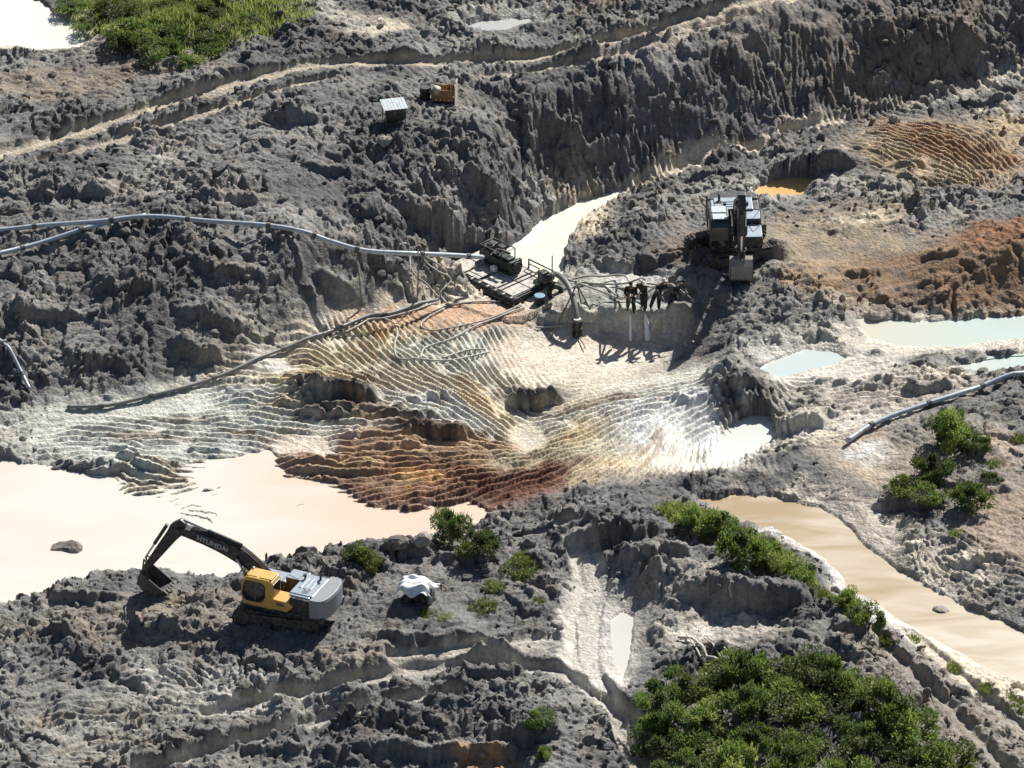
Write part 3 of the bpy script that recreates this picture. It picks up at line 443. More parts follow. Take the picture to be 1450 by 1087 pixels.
WCOL = {'pond_water': ((.66, .63, .56), (.65, .525, .405), -15, -5), 'channel_water': ((.74, .71, .62), (.74, .71, .62), 0, 1), 'orange_pit_water': ((.66, .42, .17), (.60, .38, .16), 0, 50),
        'clay_pool_water': ((.58, .55, .44), (.50, .585, .535), 17, 24), 'lower_clay_pool_water': ((.60, .58, .50), (.50, .585, .545), 20, 26), 'shallow_pool_water': ((.58, .58, .53), (.50, .57, .56), 10, 16),
        'white_pool_water': ((.66, .66, .61), (.58, .65, .62), 8, 15), 'stream_water': ((.40, .305, .185), (.64, .565, .455), 7, 27), 'track_puddle_water': ((.60, .585, .54), (.56, .54, .49), 3, 8),
        'upper_pond_water': ((.74, .71, .64), (.70, .65, .56), -26, -18), 'grey_puddle_water': ((.40, .41, .41), (.46, .45, .42), -4, 2)}
for nm, (poly, lev) in WP.items():
    nP = len(poly); area = sum(poly[i][0] * poly[(i + 1) % nP][1] - poly[(i + 1) % nP][0] * poly[i][1] for i in range(nP)); sgn = 1 if area > 0 else -1
    grown = []
    for i in range(nP):
        e = poly[(i + 1) % nP] - poly[i - 1]; e = e / (np.linalg.norm(e) + 1e-9); grown.append(poly[i] + sgn * np.array([e[1], -e[0]]) * .75)
    bm = bmesh.new(); vs = [bm.verts.new((p[0], p[1], lev)) for p in grown]; f = bm.faces.new(vs); f.normal_update()
    if f.normal.z < 0: f.normal_flip()
    bmesh.ops.triangulate(bm, faces=[f]); me = bpy.data.meshes.new(nm); bm.to_mesh(me); bm.free()
    c1, c2, x0, x1 = WCOL[nm]
    tag(link(nm, me, water_mat(nm, c1, c2, x0, x1, ns=.75 if 'stream' in nm else .3)), kind='structure')

# ------------------------------------------------------------------ clods lying loose on the dug clay
def ico():
    bm = bmesh.new(); bmesh.ops.create_icosphere(bm, subdivisions=2, radius=1.0)
    v = np.array([x.co[:] for x in bm.verts]); f = np.array([[q.index for q in p.verts] for p in bm.faces]); bm.free(); return v, f
IV, IF = ico()
def lump(seed, sq=(1, 1, .75), amp=.35):
    v = IV.copy(); r = np.random.default_rng(seed)
    for k in range(5):                                # cut flat faces, as broken clay has
        nrm = r.standard_normal(3); nrm /= np.linalg.norm(nrm); d = .55 + .3 * r.random(); t = v @ nrm; v = v - np.outer(np.maximum(t - d, 0), nrm)
    for k in range(3):
        w = r.standard_normal(3) * (1.5 + k * 1.5); v = v * (1 + amp / (k + 1) * np.sin(v @ w + r.random() * 6)[:, None] * .5)
    return v * np.array(sq)
IN = (slice(40, NR - 40), slice(40, NC - 40))
prob = (np.clip(RO, 0, 1) ** 2 * (WMASK < .2) * (.25 + GRAIN[1]))[IN].ravel(); prob /= prob.sum()
NCL = 7500
pick = RNG.choice(prob.size, NCL, replace=False, p=prob)
cx = VX[IN].ravel()[pick]; cy = VY[IN].ravel()[pick]; cz = H[IN].ravel()[pick]; cc = COLR[IN].reshape(-1, 3)[pick]
LV = [lump(500 + k) for k in range(12)]
vv, ff, kk = [], [], []
for k in range(NCL):
    s_ = min(.055 + .085 * RNG.pareto(2.5), .27); a = RNG.random() * 6.28; b = RNG.random() * 6.28
    Mx = np.array(Matrix.Rotation(a, 3, 'Z') @ Matrix.Rotation(b, 3, 'X'))
    vv.append((LV[k % 12] * s_ * np.array([1.15, 1, .8])) @ Mx.T + [cx[k], cy[k], cz[k] + s_ * .1]); ff.append(IF + k * len(IV)); kk.append(np.repeat(cc[k][None] * RNG.uniform(.65, 1.1), len(IV), 0))
cm = np_mesh('loose_clods', np.concatenate(vv), np.concatenate(ff), False, [('albedo', np.clip(np.concatenate(kk), 0, .9))])
tag(link('loose_clods', cm, M_CLOD), 'loose grey clay clods strewn over the dug ground', 'clods', kind='stuff')

# ------------------------------------------------------------------ small mesh builders
def box(bm, c, s, rot=None):
    M = Matrix.Translation(c) @ (rot.to_4x4() if rot else Matrix()) @ Matrix.Diagonal((s[0], s[1], s[2], 1))
    return bmesh.ops.create_cube(bm, size=1.0, matrix=M)['verts']
def cyl(bm, p0, p1, r, seg=12, r2=None):
    p0 = Vector(p0); p1 = Vector(p1); d = p1 - p0; q = d.to_track_quat('Z', 'Y').to_matrix().to_4x4()
    return bmesh.ops.create_cone(bm, cap_ends=True, segments=seg, radius1=r, radius2=r if r2 is None else r2, depth=d.length, matrix=Matrix.Translation((p0 + p1) / 2) @ q)['verts']
def prism(bm, pts, y0, y1):                           # outline in x,z pushed through y
    a = [bm.verts.new((x, y0, z)) for x, z in pts]; b = [bm.verts.new((x, y1, z)) for x, z in pts]; n_ = len(pts)
    for i in range(n_): bm.faces.new((a[i], a[(i + 1) % n_], b[(i + 1) % n_], b[i]))
    bm.faces.new(a[::-1]); bm.faces.new(b)
    bmesh.ops.recalc_face_normals(bm, faces=bm.faces)
def tube(bm, pts, r, seg=8, caps=True):
    pts = [Vector(p) for p in pts]; n_ = len(pts); rs = r if hasattr(r, '__len__') else [r] * n_; rings = []; u = None
    for i, p in enumerate(pts):
        t = (pts[min(i + 1, n_ - 1)] - pts[max(i - 1, 0)]).normalized()
        if u is None: u = t.orthogonal().normalized()
        u = (u - t * u.dot(t)).normalized(); w = t.cross(u)
        rings.append([bm.verts.new(p + (u * math.cos(2 * math.pi * k / seg) + w * math.sin(2 * math.pi * k / seg)) * rs[i]) for k in range(seg)])
    for a, b in zip(rings[:-1], rings[1:]):
        for k in range(seg): f = bm.faces.new((a[k], a[(k + 1) % seg], b[(k + 1) % seg], b[k])); f.smooth = True
    if caps: bm.faces.new(rings[0][::-1]); bm.faces.new(rings[-1])
def part(name, parent, m, fn, bevel=0.0, sm=False, loc=None):
    bm = bmesh.new(); fn(bm)
    if bevel:
        es = [e for e in bm.edges if len(e.link_faces) == 2 and e.calc_face_angle(0) > .5]
        bmesh.ops.bevel(bm, geom=es, offset=bevel, segments=2, profile=.6, affect='EDGES', clamp_overlap=True)
    me = bpy.data.meshes.new(name); bm.to_mesh(me); bm.free()
    if sm: me.polygons.foreach_set('use_smooth', np.ones(len(me.polygons), bool))
    o = link(name, me, m, parent)
    if loc is not None: o.location = [float(v) for v in loc]
    return o
def catmull(p, per=10):
    p = [np.array(q, float) for q in p]; p = [2 * p[0] - p[1]] + p + [2 * p[-1] - p[-2]]; out = []
    for i in range(1, len(p) - 2):
        for k in range(per):
            t = k / per; a, b, c, d = p[i - 1:i + 3]
            out.append(.5 * (2 * b + (c - a) * t + (2 * a - 5 * b + 4 * c - d) * t * t + (3 * b - a - 3 * c + d) * t ** 3))
    out.append(p[-2]); return np.array(out)

MUD = (.24, .21, .17)
M_YEL = mat('yellow_paint', (.66, .38, .09), .42, 0, MUD, .1, 3.2)
M_BLK = mat('dark_machine_paint', (.024, .027, .034), .42, 0, MUD, .15, 2.5)
M_IRON = mat('muddy_steel', (.05, .05, .05), .6, .2, (.20, .175, .145), .62, 2.2, .4)
M_HOOD = mat('grey_blue_panel', (.34, .40, .45), .35, .2, MUD, .1, 2.6)
M_CW = mat('pale_counterweight_paint', (.24, .265, .29), .45, 0, MUD, .2, 2.2)
M_GLASS = mat('cab_glass', (.02, .028, .03), .06, 0, None, 0, 3, 0, .8)
M_CHROME = mat('cylinder_rod', (.6, .6, .6), .2, .9)
M_LETTER = mat('pale_lettering', (.52, .53, .54), .5, 0, (.1, .1, .1), .25, 6.0)
M_WHITE = mat('white_panel', (.50, .56, .58), .4, 0, MUD, .22, 2.5)
M_BUCKET = mat('mud_coated_bucket', (.30, .275, .235), .8, 0, (.20, .18, .15), .45, 2.0, .5)
M_PIPE = mat('pale_plastic_pipe', (.43, .48, .53), .3, 0, MUD, .25, 2.5)
M_HOSE = mat('grey_flat_hose', (.44, .42, .38), .55, 0, (.30, .27, .22), .4, 3.0)
M_DHOSE = mat('dark_suction_hose', (.16, .165, .165), .45, 0, MUD, .3, 3.0)
M_WOOD = mat('weathered_pole_wood', (.17, .145, .12), .85, 0, (.3, .27, .22), .3, 5.0, .4)
M_BLEACH = mat('bleached_dead_wood', (.55, .50, .42), .85, 0, (.32, .28, .22), .25, 5.0, .4)
M_RUSTY = mat('orange_brown_boards', (.40, .20, .075), .7, 0, (.2, .1, .05), .35, 4.0, .3)
M_GREENP = mat('dark_green_machine_paint', (.014, .04, .028), .45, 0, (.03, .03, .03), .3, 4.0)
M_DECK = mat('pale_deck_plate', (.54, .51, .45), .6, 0, (.22, .20, .17), .4, 2.4)
M_RUBBER = mat('black_rubber', (.018, .018, .02), .6, 0, MUD, .15, 4.0)
M_BLUE = mat('faded_blue_plastic', (.20, .36, .46), .4, 0, MUD, .2, 3.0)
M_TARP = mat('white_tarpaulin', (.74, .76, .78), .5, 0, (.42, .39, .34), .3, 3.0)

# ------------------------------------------------------------------ excavators
def quad2(F, T, off, ts, w0, wb, w1):                 # curved beam outline between two pins in x,z
    F = np.array(F, float); T = np.array(T, float); d = T - F; L = np.linalg.norm(d); d /= L; nrm = np.array([-d[1], d[0]])
    up, lo = [], []
    for t_ in ts:
        bend = off * math.sin(math.pi * min(t_ / .42 * .5, 1) if t_ < .42 else math.pi * (.5 + .5 * (t_ - .42) / .58))
        wd = w0 + (wb - w0) * t_ / .42 if t_ < .42 else wb + (w1 - wb) * (t_ - .42) / .58
        c = F + d * L * t_ + nrm * bend; up.append(c + nrm * wd / 2); lo.append(c - nrm * wd / 2)
    return up, lo
def excavator(name, label, loc, heading, trk, T, A, bang, paint, hoodm, cwm, boomm, side=1, bucketm=None, letters=None, scale=1.0, roofm=None):
    root = empty(name, loc, heading); root.scale = (scale,) * 3; tag(root, label, 'excavator', 'excavators at work in the mine')
    P = lambda n_, m, fn, bevel=.0, sm=False, par=root: part(n_, par, m, fn, bevel, sm)
    Y_ = lambda a, b: (min(a * side, b * side), max(a * side, b * side))
    q = trk - heading; Rt = Matrix.Rotation(q, 3, 'Z')
    # undercarriage
    u = P('undercarriage', M_IRON, lambda bm: (box(bm, (0, 0, .62), (2.2, 1.9, .42), Rt), cyl(bm, (0, 0, .7), (0, 0, 1.12), .72, 24)), .03)
    for sg in (-1, 1):
        def tr(bm):
            Lh, hh = 1.85, .47; per = 2 * 2 * Lh + 2 * math.pi * hh; n_ = 52
            for k in range(n_):
                s_ = k / n_ * per
                if s_ < 2 * Lh: x, z, an = -Lh + s_, hh, 0
                elif s_ < 2 * Lh + math.pi * hh: an = (s_ - 2 * Lh) / hh; x, z = Lh + hh * math.sin(an), hh * math.cos(an)
                elif s_ < 4 * Lh + math.pi * hh: x, z, an = Lh - (s_ - 2 * Lh - math.pi * hh), -hh, math.pi
                else: an = math.pi + (s_ - 4 * Lh - math.pi * hh) / hh; x, z = -Lh + hh * math.sin(an), hh * math.cos(an)
                rr_ = Matrix.Rotation(an, 3, 'Y')
                for off, sz in ((0, (.165, .62, .04)), (.04, (.03, .62, .05))):
                    c = Vector((x, 0, z)) + rr_ @ Vector((0, 0, off)); box(bm, Rt @ (c + Vector((0, 1.25 * sg, .56))), sz, Rt @ rr_)
        t_ = P('track', M_IRON, tr)
        def fr(bm):
            box(bm, Rt @ Vector((0, 1.25 * sg, .56)), (3.5, .34, .5), Rt)
            for x in (-1.85, 1.85): cyl(bm, Rt @ Vector((x, 1.25 * sg - .2, .56)), Rt @ Vector((x, 1.25 * sg + .2, .56)), .41, 20)
            for x in np.linspace(-1.4, 1.4, 7): cyl(bm, Rt @ Vector((x, 1.25 * sg - .24, .22)), Rt @ Vector((x, 1.25 * sg + .24, .22)), .12, 10)
        part('track_frame', t_, M_IRON, fr, 0)
    # upper structure
    P('turntable_deck', M_BLK, lambda bm: box(bm, (-.75, 0, 1.2), (4.6, 2.84, .26)), .04)
    cab0, cab1 = Y_(.42, 1.46)
    prof = [(1.62, 1.28), (1.78, 1.9), (1.66, 2.62), (1.5, 2.92), (1.3, 3.02), (.1, 3.02), (-.1, 2.94), (-.16, 2.75), (-.16, 1.28)]
    cab = P('cab', paint, lambda bm: prism(bm, prof, cab0, cab1), .07, False)
    yo = 1.46 * side; e = .012 * side
    win = [(1.56, 1.62), (1.66, 1.95), (1.56, 2.55), (1.42, 2.78), (.55, 2.8), (.34, 2.72), (.26, 2.5), (.3, 1.9), (.45, 1.64), (.7, 1.56), (1.4, 1.54)]
    P('side_window', M_GLASS, lambda bm: prism(bm, win, *sorted((yo - e, yo + e))), 0, False, cab)
    wb = [(x * .93 + .065, z * .93 + .155) for x, z in win]
    def frame(bm):
        a = [bm.verts.new((x, yo + e * 1.6, z)) for x, z in win]; b = [bm.verts.new((x, yo + e * 1.6, z)) for x, z in wb]
        for i in range(len(a)): bm.faces.new((a[i], a[(i + 1) % len(a)], b[(i + 1) % len(a)], b[i]))
    P('window_seal', M_RUBBER, frame, 0, False, cab)
    P('door_handle', M_CHROME, lambda bm: box(bm, (.5, yo + .03 * side, 1.72), (.05, .05, .07)), 0, False, cab)
    P('door_post', M_RUBBER, lambda bm: box(bm, (.98, yo + .016 * side, 2.17), (.035, .02, 1.2)), 0, False, cab)
    m0, m1 = Y_(.52, 1.36)
    P('windscreen', M_GLASS, lambda bm: prism(bm, [(1.70, 1.55), (1.785, 1.9), (1.67, 2.62), (1.56, 2.84), (1.66, 2.62), (1.76, 1.9), (1.66, 1.55)], m0, m1), 0, False, cab)
    P('rear_window', M_GLASS, lambda bm: box(bm, (-.165, .94 * side, 2.42), (.03, .8, .7)), .0, False, cab)
    P('roof_hatch', roofm or paint, lambda bm: box(bm, (1.12, .94 * side, 3.035), (.62, .74, .04)), .015, False, cab); P('roof_panel', roofm or paint, lambda bm: box(bm, (.3, .94 * side, 3.035), (.72, .78, .05)), .015, False, cab)
    P('lamp', M_WHITE, lambda bm: box(bm, (1.35, .6 * side, 3.09), (.1, .14, .1)), .02, False, cab)
    # side body behind the cab, engine hood, counterweight
    y0, y1 = Y_(.44, 1.45)
    sp = P('side_panel', paint, lambda bm: prism(bm, [(1.5, 1.335), (1.5, 1.5), (-.1, 1.95), (-1.05, 1.95), (-1.35, 1.75), (-1.0, 1.335)], y0, y1), .035)
    P('vent_grille', M_IRON, lambda bm: [box(bm, (-.78 + .12 * k, yo + .004 * side, 1.72), (.07, .03, .18)) for k in range(4)], 0, False, sp)
    y2, y3 = Y_(-.42, -1.43)
    P('tool_box', boomm, lambda bm: (box(bm, (.75, -.93 * side, 1.62), (1.5, .98, .58)),), .05)
    P('tool_box_lid', hoodm, lambda bm: box(bm, (.75, -.93 * side, 1.935), (1.44, .92, .05)), .02)
    P('fuel_tank', boomm, lambda bm: box(bm, (-.55, -.93 * side, 1.78), (1.06, .98, .9)), .05)
    P('tank_top', hoodm, lambda bm: box(bm, (-.55, -.93 * side, 2.245), (1.0, .92, .05)), .02)
    P('engine_bay', M_BLK, lambda bm: box(bm, (-1.72, 0, 1.8), (1.2, 2.8, .96)), .05)
    hood = P('engine_hood', hoodm, lambda bm: (box(bm, (-1.66, .0, 2.34), (1.36, 2.1, .12)), box(bm, (-1.6, 1.12 * side, 2.3), (1.2, .2, .1))), .04)
    [P('hood_rib', hoodm, lambda bm: box(bm, (-1.3 - .28 * k, -.1, 2.415), (.16, 1.1, .04)), .012, False, hood) for k in range(3)]
    P('hood_vent', M_BLK, lambda bm: [box(bm, (-1.9 + .07 * k, .72 * side, 2.408), (.035, .36, .02)) for k in range(5)], 0, False, hood)
    P('exhaust_pipe', M_BLK, lambda bm: tube(bm, [(-1.95, -.75, 2.35), (-1.95, -.75, 2.62), (-2.02, -.75, 2.74), (-2.14, -.75, 2.78)], .07, 10))
    P('intake_cap', M_BLK, lambda bm: (cyl(bm, (-1.15, -.5, 2.38), (-1.15, -.5, 2.62), .05, 10), cyl(bm, (-1.15, -.5, 2.56), (-1.15, -.5, 2.68), .1, 12)))
    def cw(bm):
        pr = [(-2.3, 1.43)] + [(-2.55 - .68 * math.cos(a) ** .6, 1.43 * math.sin(a)) for a in np.linspace(math.pi / 2, 0, 9)] ; pr = pr + [(x, -y) for x, y in pr[::-1][1:]]
        lo = [bm.verts.new((x * .985, y * .97, 1.12)) for x, y in pr]; mi = [bm.verts.new((x, y, 1.35)) for x, y in pr]; hi = [bm.verts.new((x, y, 2.2)) for x, y in pr]; tp = [bm.verts.new((x * .975 - .03, y * .95, 2.36)) for x, y in pr]
        n_ = len(pr)
        for a, b in ((lo, mi), (mi, hi), (hi, tp)):
            for i in range(n_): bm.faces.new((a[i], a[(i + 1) % n_], b[(i + 1) % n_], b[i]))
        bm.faces.new(lo[::-1]); bm.faces.new(tp); bmesh.ops.recalc_face_normals(bm, faces=bm.faces)
    P('counterweight', cwm, cw, .03)
    P('handrail', M_IRON, lambda bm: tube(bm, [(.15, -1.36 * side, 1.9), (.15, -1.36 * side, 2.75), (-.75, -1.36 * side, 3.0), (-.95, -1.36 * side, 2.2)], .022, 6))
    P('mirror', M_BLK, lambda bm: (tube(bm, [(1.5, -1.35 * side, 1.9), (1.62, -1.45 * side, 2.5)], .02, 6), box(bm, (1.63, -1.46 * side, 2.62), (.05, .2, .32))), .0)
    # boom
    F = np.array([.35, 1.75]); T = np.array(T, float); A = np.array(A, float)
    off = .62; ts = [0, .12, .25, .34, .42, .5, .6, .75, .9, 1.0]; up, lo = quad2(F, T, off, ts, .5, .86, .46); yb = .27; yc = -.1 * side
    boom = P('boom', boomm, lambda bm: prism(bm, [tuple(p) for p in up] + [tuple(p) for p in lo[::-1]], yc - yb, yc + yb), .03)
    bmid = (up[4] + lo[4]) / 2
    P('boom_pin', M_IRON, lambda bm: cyl(bm, (T[0], yc - .36, T[1]), (T[0], yc + .36, T[1]), .13, 14), 0, False, boom); P('boom_pin', M_IRON, lambda bm: cyl(bm, (bmid[0], yc - .42, bmid[1] - .1), (bmid[0], yc + .42, bmid[1] - .1), .1, 14), 0, False, boom)
    [P('hydraulic_line', M_IRON, lambda bm: tube(bm, [(p[0], yc + y, p[1] + .05) for p in up[1:9]], .028, 6), 0, False, boom) for y in (-.14, -.05, .06, .15)]
    def ram(n_, p, q_, r, y):
        p = np.array(p); q_ = np.array(q_); m_ = p + (q_ - p) * .58
        c = P(n_, boomm, lambda bm: cyl(bm, (p[0], y, p[1]), (m_[0], y, m_[1]), r, 14)); P('rod', M_CHROME, lambda bm: cyl(bm, (m_[0], y, m_[1]), (q_[0], y, q_[1]), r * .55, 10), 0, False, c)
    for sy in (-1, 1): ram('boom_cylinder', (1.35, 1.25), (bmid[0], bmid[1] - .1), .11, yc + sy * .38)
    # arm
    d = (A - T) / np.linalg.norm(A - T); nrm = np.array([-d[1], d[0]]); sgn = 1 if (nrm @ np.array([d[1] * 0 + 1, .6])) > 0 else -1; outw = nrm * sgn
    L = np.linalg.norm(A - T); bk = T - d * .62 + outw * .12
    ap = [bk + outw * .16, T + outw * .52 + d * .1, T + outw * .44 + d * .5, A + outw * .2, A + d * .16, A - outw * .16, T - outw * .26 + d * .7, T - outw * .34, bk - outw * .2 - d * .05]
    yw = .2
    arm = P('arm', boomm, lambda bm: prism(bm, [tuple(p) for p in ap], yc - yw, yc + yw), .03)
    ram('arm_cylinder', up[4] + np.array([.0, .16]), bk, .12, yc)
    Bp = A - d * .42 + outw * .42                     # bucket linkage
    ram('bucket_cylinder', T + d * .35 + outw * .66, Bp, .1, yc)
    bu = np.array([math.cos(bang), math.sin(bang)]); bv = np.array([-bu[1], bu[0]]); S = lambda a, b: tuple(A + bu * a + bv * b)
    ear = np.array(S(.02, .42))
    for s_ in (-1, 1): P('bucket_link', M_IRON, lambda bm: tube(bm, [(Bp[0], yc + s_ * .16, Bp[1]), (ear[0], yc + s_ * .16, ear[1])], .05, 6)); P('guide_link', M_IRON, lambda bm: tube(bm, [(Bp[0], yc + s_ * .24, Bp[1]), ((A - d * .42)[0], yc + s_ * .24, (A - d * .42)[1])], .045, 6))
    shell = [(-.05, .12), (-.02, .45), (.2, .78), (.55, .95), (.95, .9), (1.28, .6), (1.5, .18), (1.58, -.02)]; inn = [(1.5, -.02), (1.44, .17), (1.22, .55), (.92, .83), (.55, .88), (.25, .72), (.05, .42), (.02, .12)]
    bw = .62
    def bk_(bm):
        prism(bm, [S(*p) for p in shell + inn], yc - bw, yc + bw)
        for y in (-bw, bw - .04): prism(bm, [S(*p) for p in [(-.05, .1)] + shell[1:] + [(.5, .05)]], yc + y - .003, yc + y + .043)
        for y in (-.2, .16): prism(bm, [S(-.16, -.14), S(.12, -.14), S(.25, .3), S(.3, .8), S(.1, .6), S(-.12, .48)], yc + y, yc + y + .05)
    bucket = P('bucket', bucketm or M_IRON, bk_)
    for k in range(5):
        y = yc - bw + .09 + k * (2 * bw - .18) / 4
        P('tooth', bucketm or M_IRON, lambda bm: prism(bm, [S(1.5, .1), S(1.62, .06), S(1.82, -.08), S(1.5, -.04)], y - .06, y + .06), 0, False, bucket)
    if letters:
        cu = bpy.data.curves.new('lettering', 'FONT'); cu.body = letters; cu.size = .42; cu.align_x = 'CENTER'; cu.align_y = 'CENTER'; cu.extrude = .004; cu.offset = .008
        to = bpy.data.objects.new('tmp', cu); COL.objects.link(to); bpy.context.view_layer.update(); me = bpy.data.meshes.new_from_object(to); bpy.data.objects.remove(to)
        i0, i1 = 6, 7; p0 = (up[i0] + lo[i0]) / 2; p1 = (up[i1] + lo[i1]) / 2; dr = (p0 - p1) / np.linalg.norm(p0 - p1); c = p0 * .55 + p1 * .45 - np.array([0, .02])
        xa = Vector((dr[0], 0, dr[1])); za = Vector((0, side, 0)); ya = za.cross(xa)
        o = link('lettering', me, M_LETTER, boom); Mx = Matrix((xa, ya, za)).transposed().to_4x4(); Mx.translation = Vector((c[0], yc + (yb + .006) * side, c[1])); o.matrix_local = Mx
    return root
gy_ = at(400, 871, 1.0)
excavator('excavator', 'yellow cabbed crawler excavator with long dark boom digging beside the pale pond', (gy_[0], gy_[1], .9), R(156), R(166), (6.1, 4.0), (8.15, 1.1), R(-143), M_YEL, M_HOOD, M_CW, M_BLK, 1, None, 'HYUNDAI', .86)
gd_ = at(1040, 362, 1.75)
excavator('excavator', 'dark white-roofed excavator facing the camera with its muddy bucket down above the pit', (gd_[0], gd_[1], 1.72), R(-88), R(203), (2.9, 4.7), (3.2, 1.75), R(-97), M_BLK, M_HOOD, M_BLK, M_BLK, -1, M_BUCKET, None, .94, M_WHITE)

# ------------------------------------------------------------------ pipes and hoses
def hose(name, label, pts, r, m, cat='hose', group=None, lift=0.0, relax=3, seg=8, free=False, per=8):
    if free: c = [at(*p) for p in pts]; c = catmull(c, per)
    else:
        c = catmull([Gf(p[0], p[1]) for p in pts], per); g = hz(c[:, 0], c[:, 1]); z = g.copy()
        for k in range(relax * 4): z[1:-1] = np.maximum((z[:-2] + z[2:]) / 2, g[1:-1] - .06)
        c[:, 2] = z + r * .8 + lift
    o0 = c[len(c) // 2].copy()
    o = part(name, None, m, lambda bm: tube(bm, [p - o0 for p in c], r, seg)); o.location = o0
    if cat == 'pipe':
        for k in range(7, len(c) - 4, 11):
            p, q_ = c[k] - o0, c[k + 1] - o0; d_ = (q_ - p) / np.linalg.norm(q_ - p); part('coupling', o, M_IRON, lambda bm: cyl(bm, p - d_ * .11, p + d_ * .11, r * 1.28, 12))
    return tag(o, label, cat, group)
hose('pipe', 'long pale pipe crossing the upper left clay slope down to the pump raft', [(-40, 330, 4.45), (60, 319, 4.6), (140, 313, 4.75), (210, 306, 4.85), (300, 313, 4.75), (380, 319, 4.6), (430, 328, 4.4), (470, 342, 4.05), (520, 355, 3.7), (590, 359, 3.3), (640, 361, 2.6), (684, 364, 1.95)], .125, M_PIPE, 'pipe', free=True)
hose('pipe', 'pale pipe rising from the left edge to join the long pipe at the slope top', [(-30, 383), (40, 355), (100, 335), (160, 320), (207, 311)], .12, M_PIPE, 'pipe', lift=.12)
hose('pipe', 'grey discharge hose lying along the foot of the dark slope beside the pit', [(95, 580), (150, 578), (200, 568), (260, 552), (330, 529), (400, 500), (460, 476), (520, 452), (555, 447), (620, 428)], .1, M_DHOSE, 'pipe', lift=.05)
hose('pipe', 'short pale pipe lying downslope at the left edge', [(-20, 460), (8, 494), (28, 528), (43, 556)], .09, M_PIPE, 'pipe', lift=.12)
hose('pipe', 'thick pale pipe lying on the bank at the right edge above the shrubs', [(1199, 629), (1240, 606), (1300, 581), (1360, 561), (1410, 548), (1475, 536)], .125, M_PIPE, 'pipe', lift=.1)
for lab, pts in [
 ('thin grey hose curling over the pipe and down the bank left of the raft', [(563, 360), (564, 352), (569, 348), (576, 349), (580, 356), (583, 385), (605, 407), (622, 424)]),
 ('long grey hose looping past the raft corner and along the pit rim', [(597, 366), (615, 385), (634, 393), (637, 402), (624, 417), (627, 427), (640, 434), (673, 429), (714, 431), (728, 435)]),
 ('short grey hose running down the bank to the raft corner', [(600, 364), (624, 378), (640, 394)]),
 ('pale hose with a bend hanging into the ridged left side of the pit', [(545, 454), (558, 461), (563, 472), (559, 492), (564, 508), (595, 513), (639, 512), (675, 507), (693, 501)]),
 ('brown grey hose with a sharp loop on the orange pit rim', [(737, 434), (706, 447), (675, 459), (639, 467), (612, 469), (596, 463), (607, 451), (629, 439)]),
 ('pale hose running from the raft down the ridges below the sharp loop', [(743, 437), (711, 448), (675, 463), (639, 480), (615, 489), (600, 499), (595, 510)]),
 ('short hose lying just above the lowest hose on the ridges', [(626, 509), (658, 500), (688, 497)]),
 ('grey hose doubled along the left pit rim beside the discharge hose', [(470, 480), (505, 463), (523, 455), (545, 452), (590, 440), (622, 430)]),
 ('thin pale hose lying straight along the pit wall foot below the tripod', [(758, 466), (790, 465), (820, 462), (845, 463)])]:
    hose('hose', lab, pts, .05, M_HOSE, 'hose', 'hoses around the pump raft', lift=.05, seg=6)
for lab, pts in [
 ('hose stretched from the raft end to the leftmost spraying worker', [(778, 386, 1.5), (794, 392, 1.7), (809, 397, 1.75), (837, 407, 1.5), (861, 416, 1.3), (881, 423, 1.3), (891, 410, 2.3)]),
 ('hose arching along the white ledge to the shoulder of the leftmost worker', [(800, 398, 1.1), (830, 391, 1.35), (854, 391, 1.4), (876, 389, 1.5), (887, 392, 2.1), (893, 403, 2.5)]),
 ('hose running level across the white ledge to the second worker', [(815, 399, 1.0), (854, 402, 1.25), (885, 401, 1.4), (905, 395, 1.9), (915, 396, 2.1), (912, 406, 2.3)]),
 ('hose curving over the ledge towards the third worker', [(839, 405, 1.1), (856, 405, 1.2), (867, 413, 1.2), (880, 421, 1.25), (905, 420, 1.25), (925, 408, 1.9), (931, 404, 2.3)]),
 ('hose over the ledge ending at the rightmost worker', [(905, 400, 1.3), (925, 402, 1.4), (940, 404, 1.5), (950, 402, 2.2), (957, 407, 2.4)])]:
    hose('hose', lab, pts, .055, M_HOSE, 'hose', 'hoses feeding the spraying workers', seg=6, free=True)
hose('suction_hose', 'thick grey suction hose arching from the raft into the basket under the tripod', [(776, 392, .95), (784, 388, 1.4), (793, 391, 1.7), (803, 402, 1.75), (810, 417, 1.55), (814, 434, 1.2), (817, 452, .75)], .15, M_DHOSE, 'hose', free=True, seg=12)

# ------------------------------------------------------------------ poles, tripod and suction basket
def pole(name, label, a, b, r, m=None, cat='pole'):
    a = np.array(a); b = np.array(b); o = part(name, None, m or M_WOOD, lambda bm: tube(bm, [Vector((0, 0, 0)), Vector((b - a) * .5) + Vector((r, 0, 0)), Vector(b - a)], [r, r * .9, r * .75], 7)); o.location = a; return tag(o, label, cat)
def on(px, py, dz=0.0): p = Gf(px, py); return p + [0, 0, dz]
p_ = on(513, 434, -.2); pole('support_pole', 'thin wooden pole carrying the long pipe at the slope edge', p_, at(504, 352, 3.85) * [0, 0, 1] + [p_[0] - .3, p_[1] + .1, 0], .04)
p_ = on(590, 428, -.2); pole('support_pole', 'thin wooden pole under the pipe nearer the raft', p_, [p_[0] + .1, p_[1] + .1, p_[2] + 3.2], .04)
p_ = on(806, 385, -.2)
tri = empty('tripod', at(815, 462, -.2)); tag(tri, 'wooden tripod of poles holding the suction hose over the pit floor', 'tripod'); b0 = np.array(at(815, 462, -.2)); apx = at(817, 402, 2.05) - b0
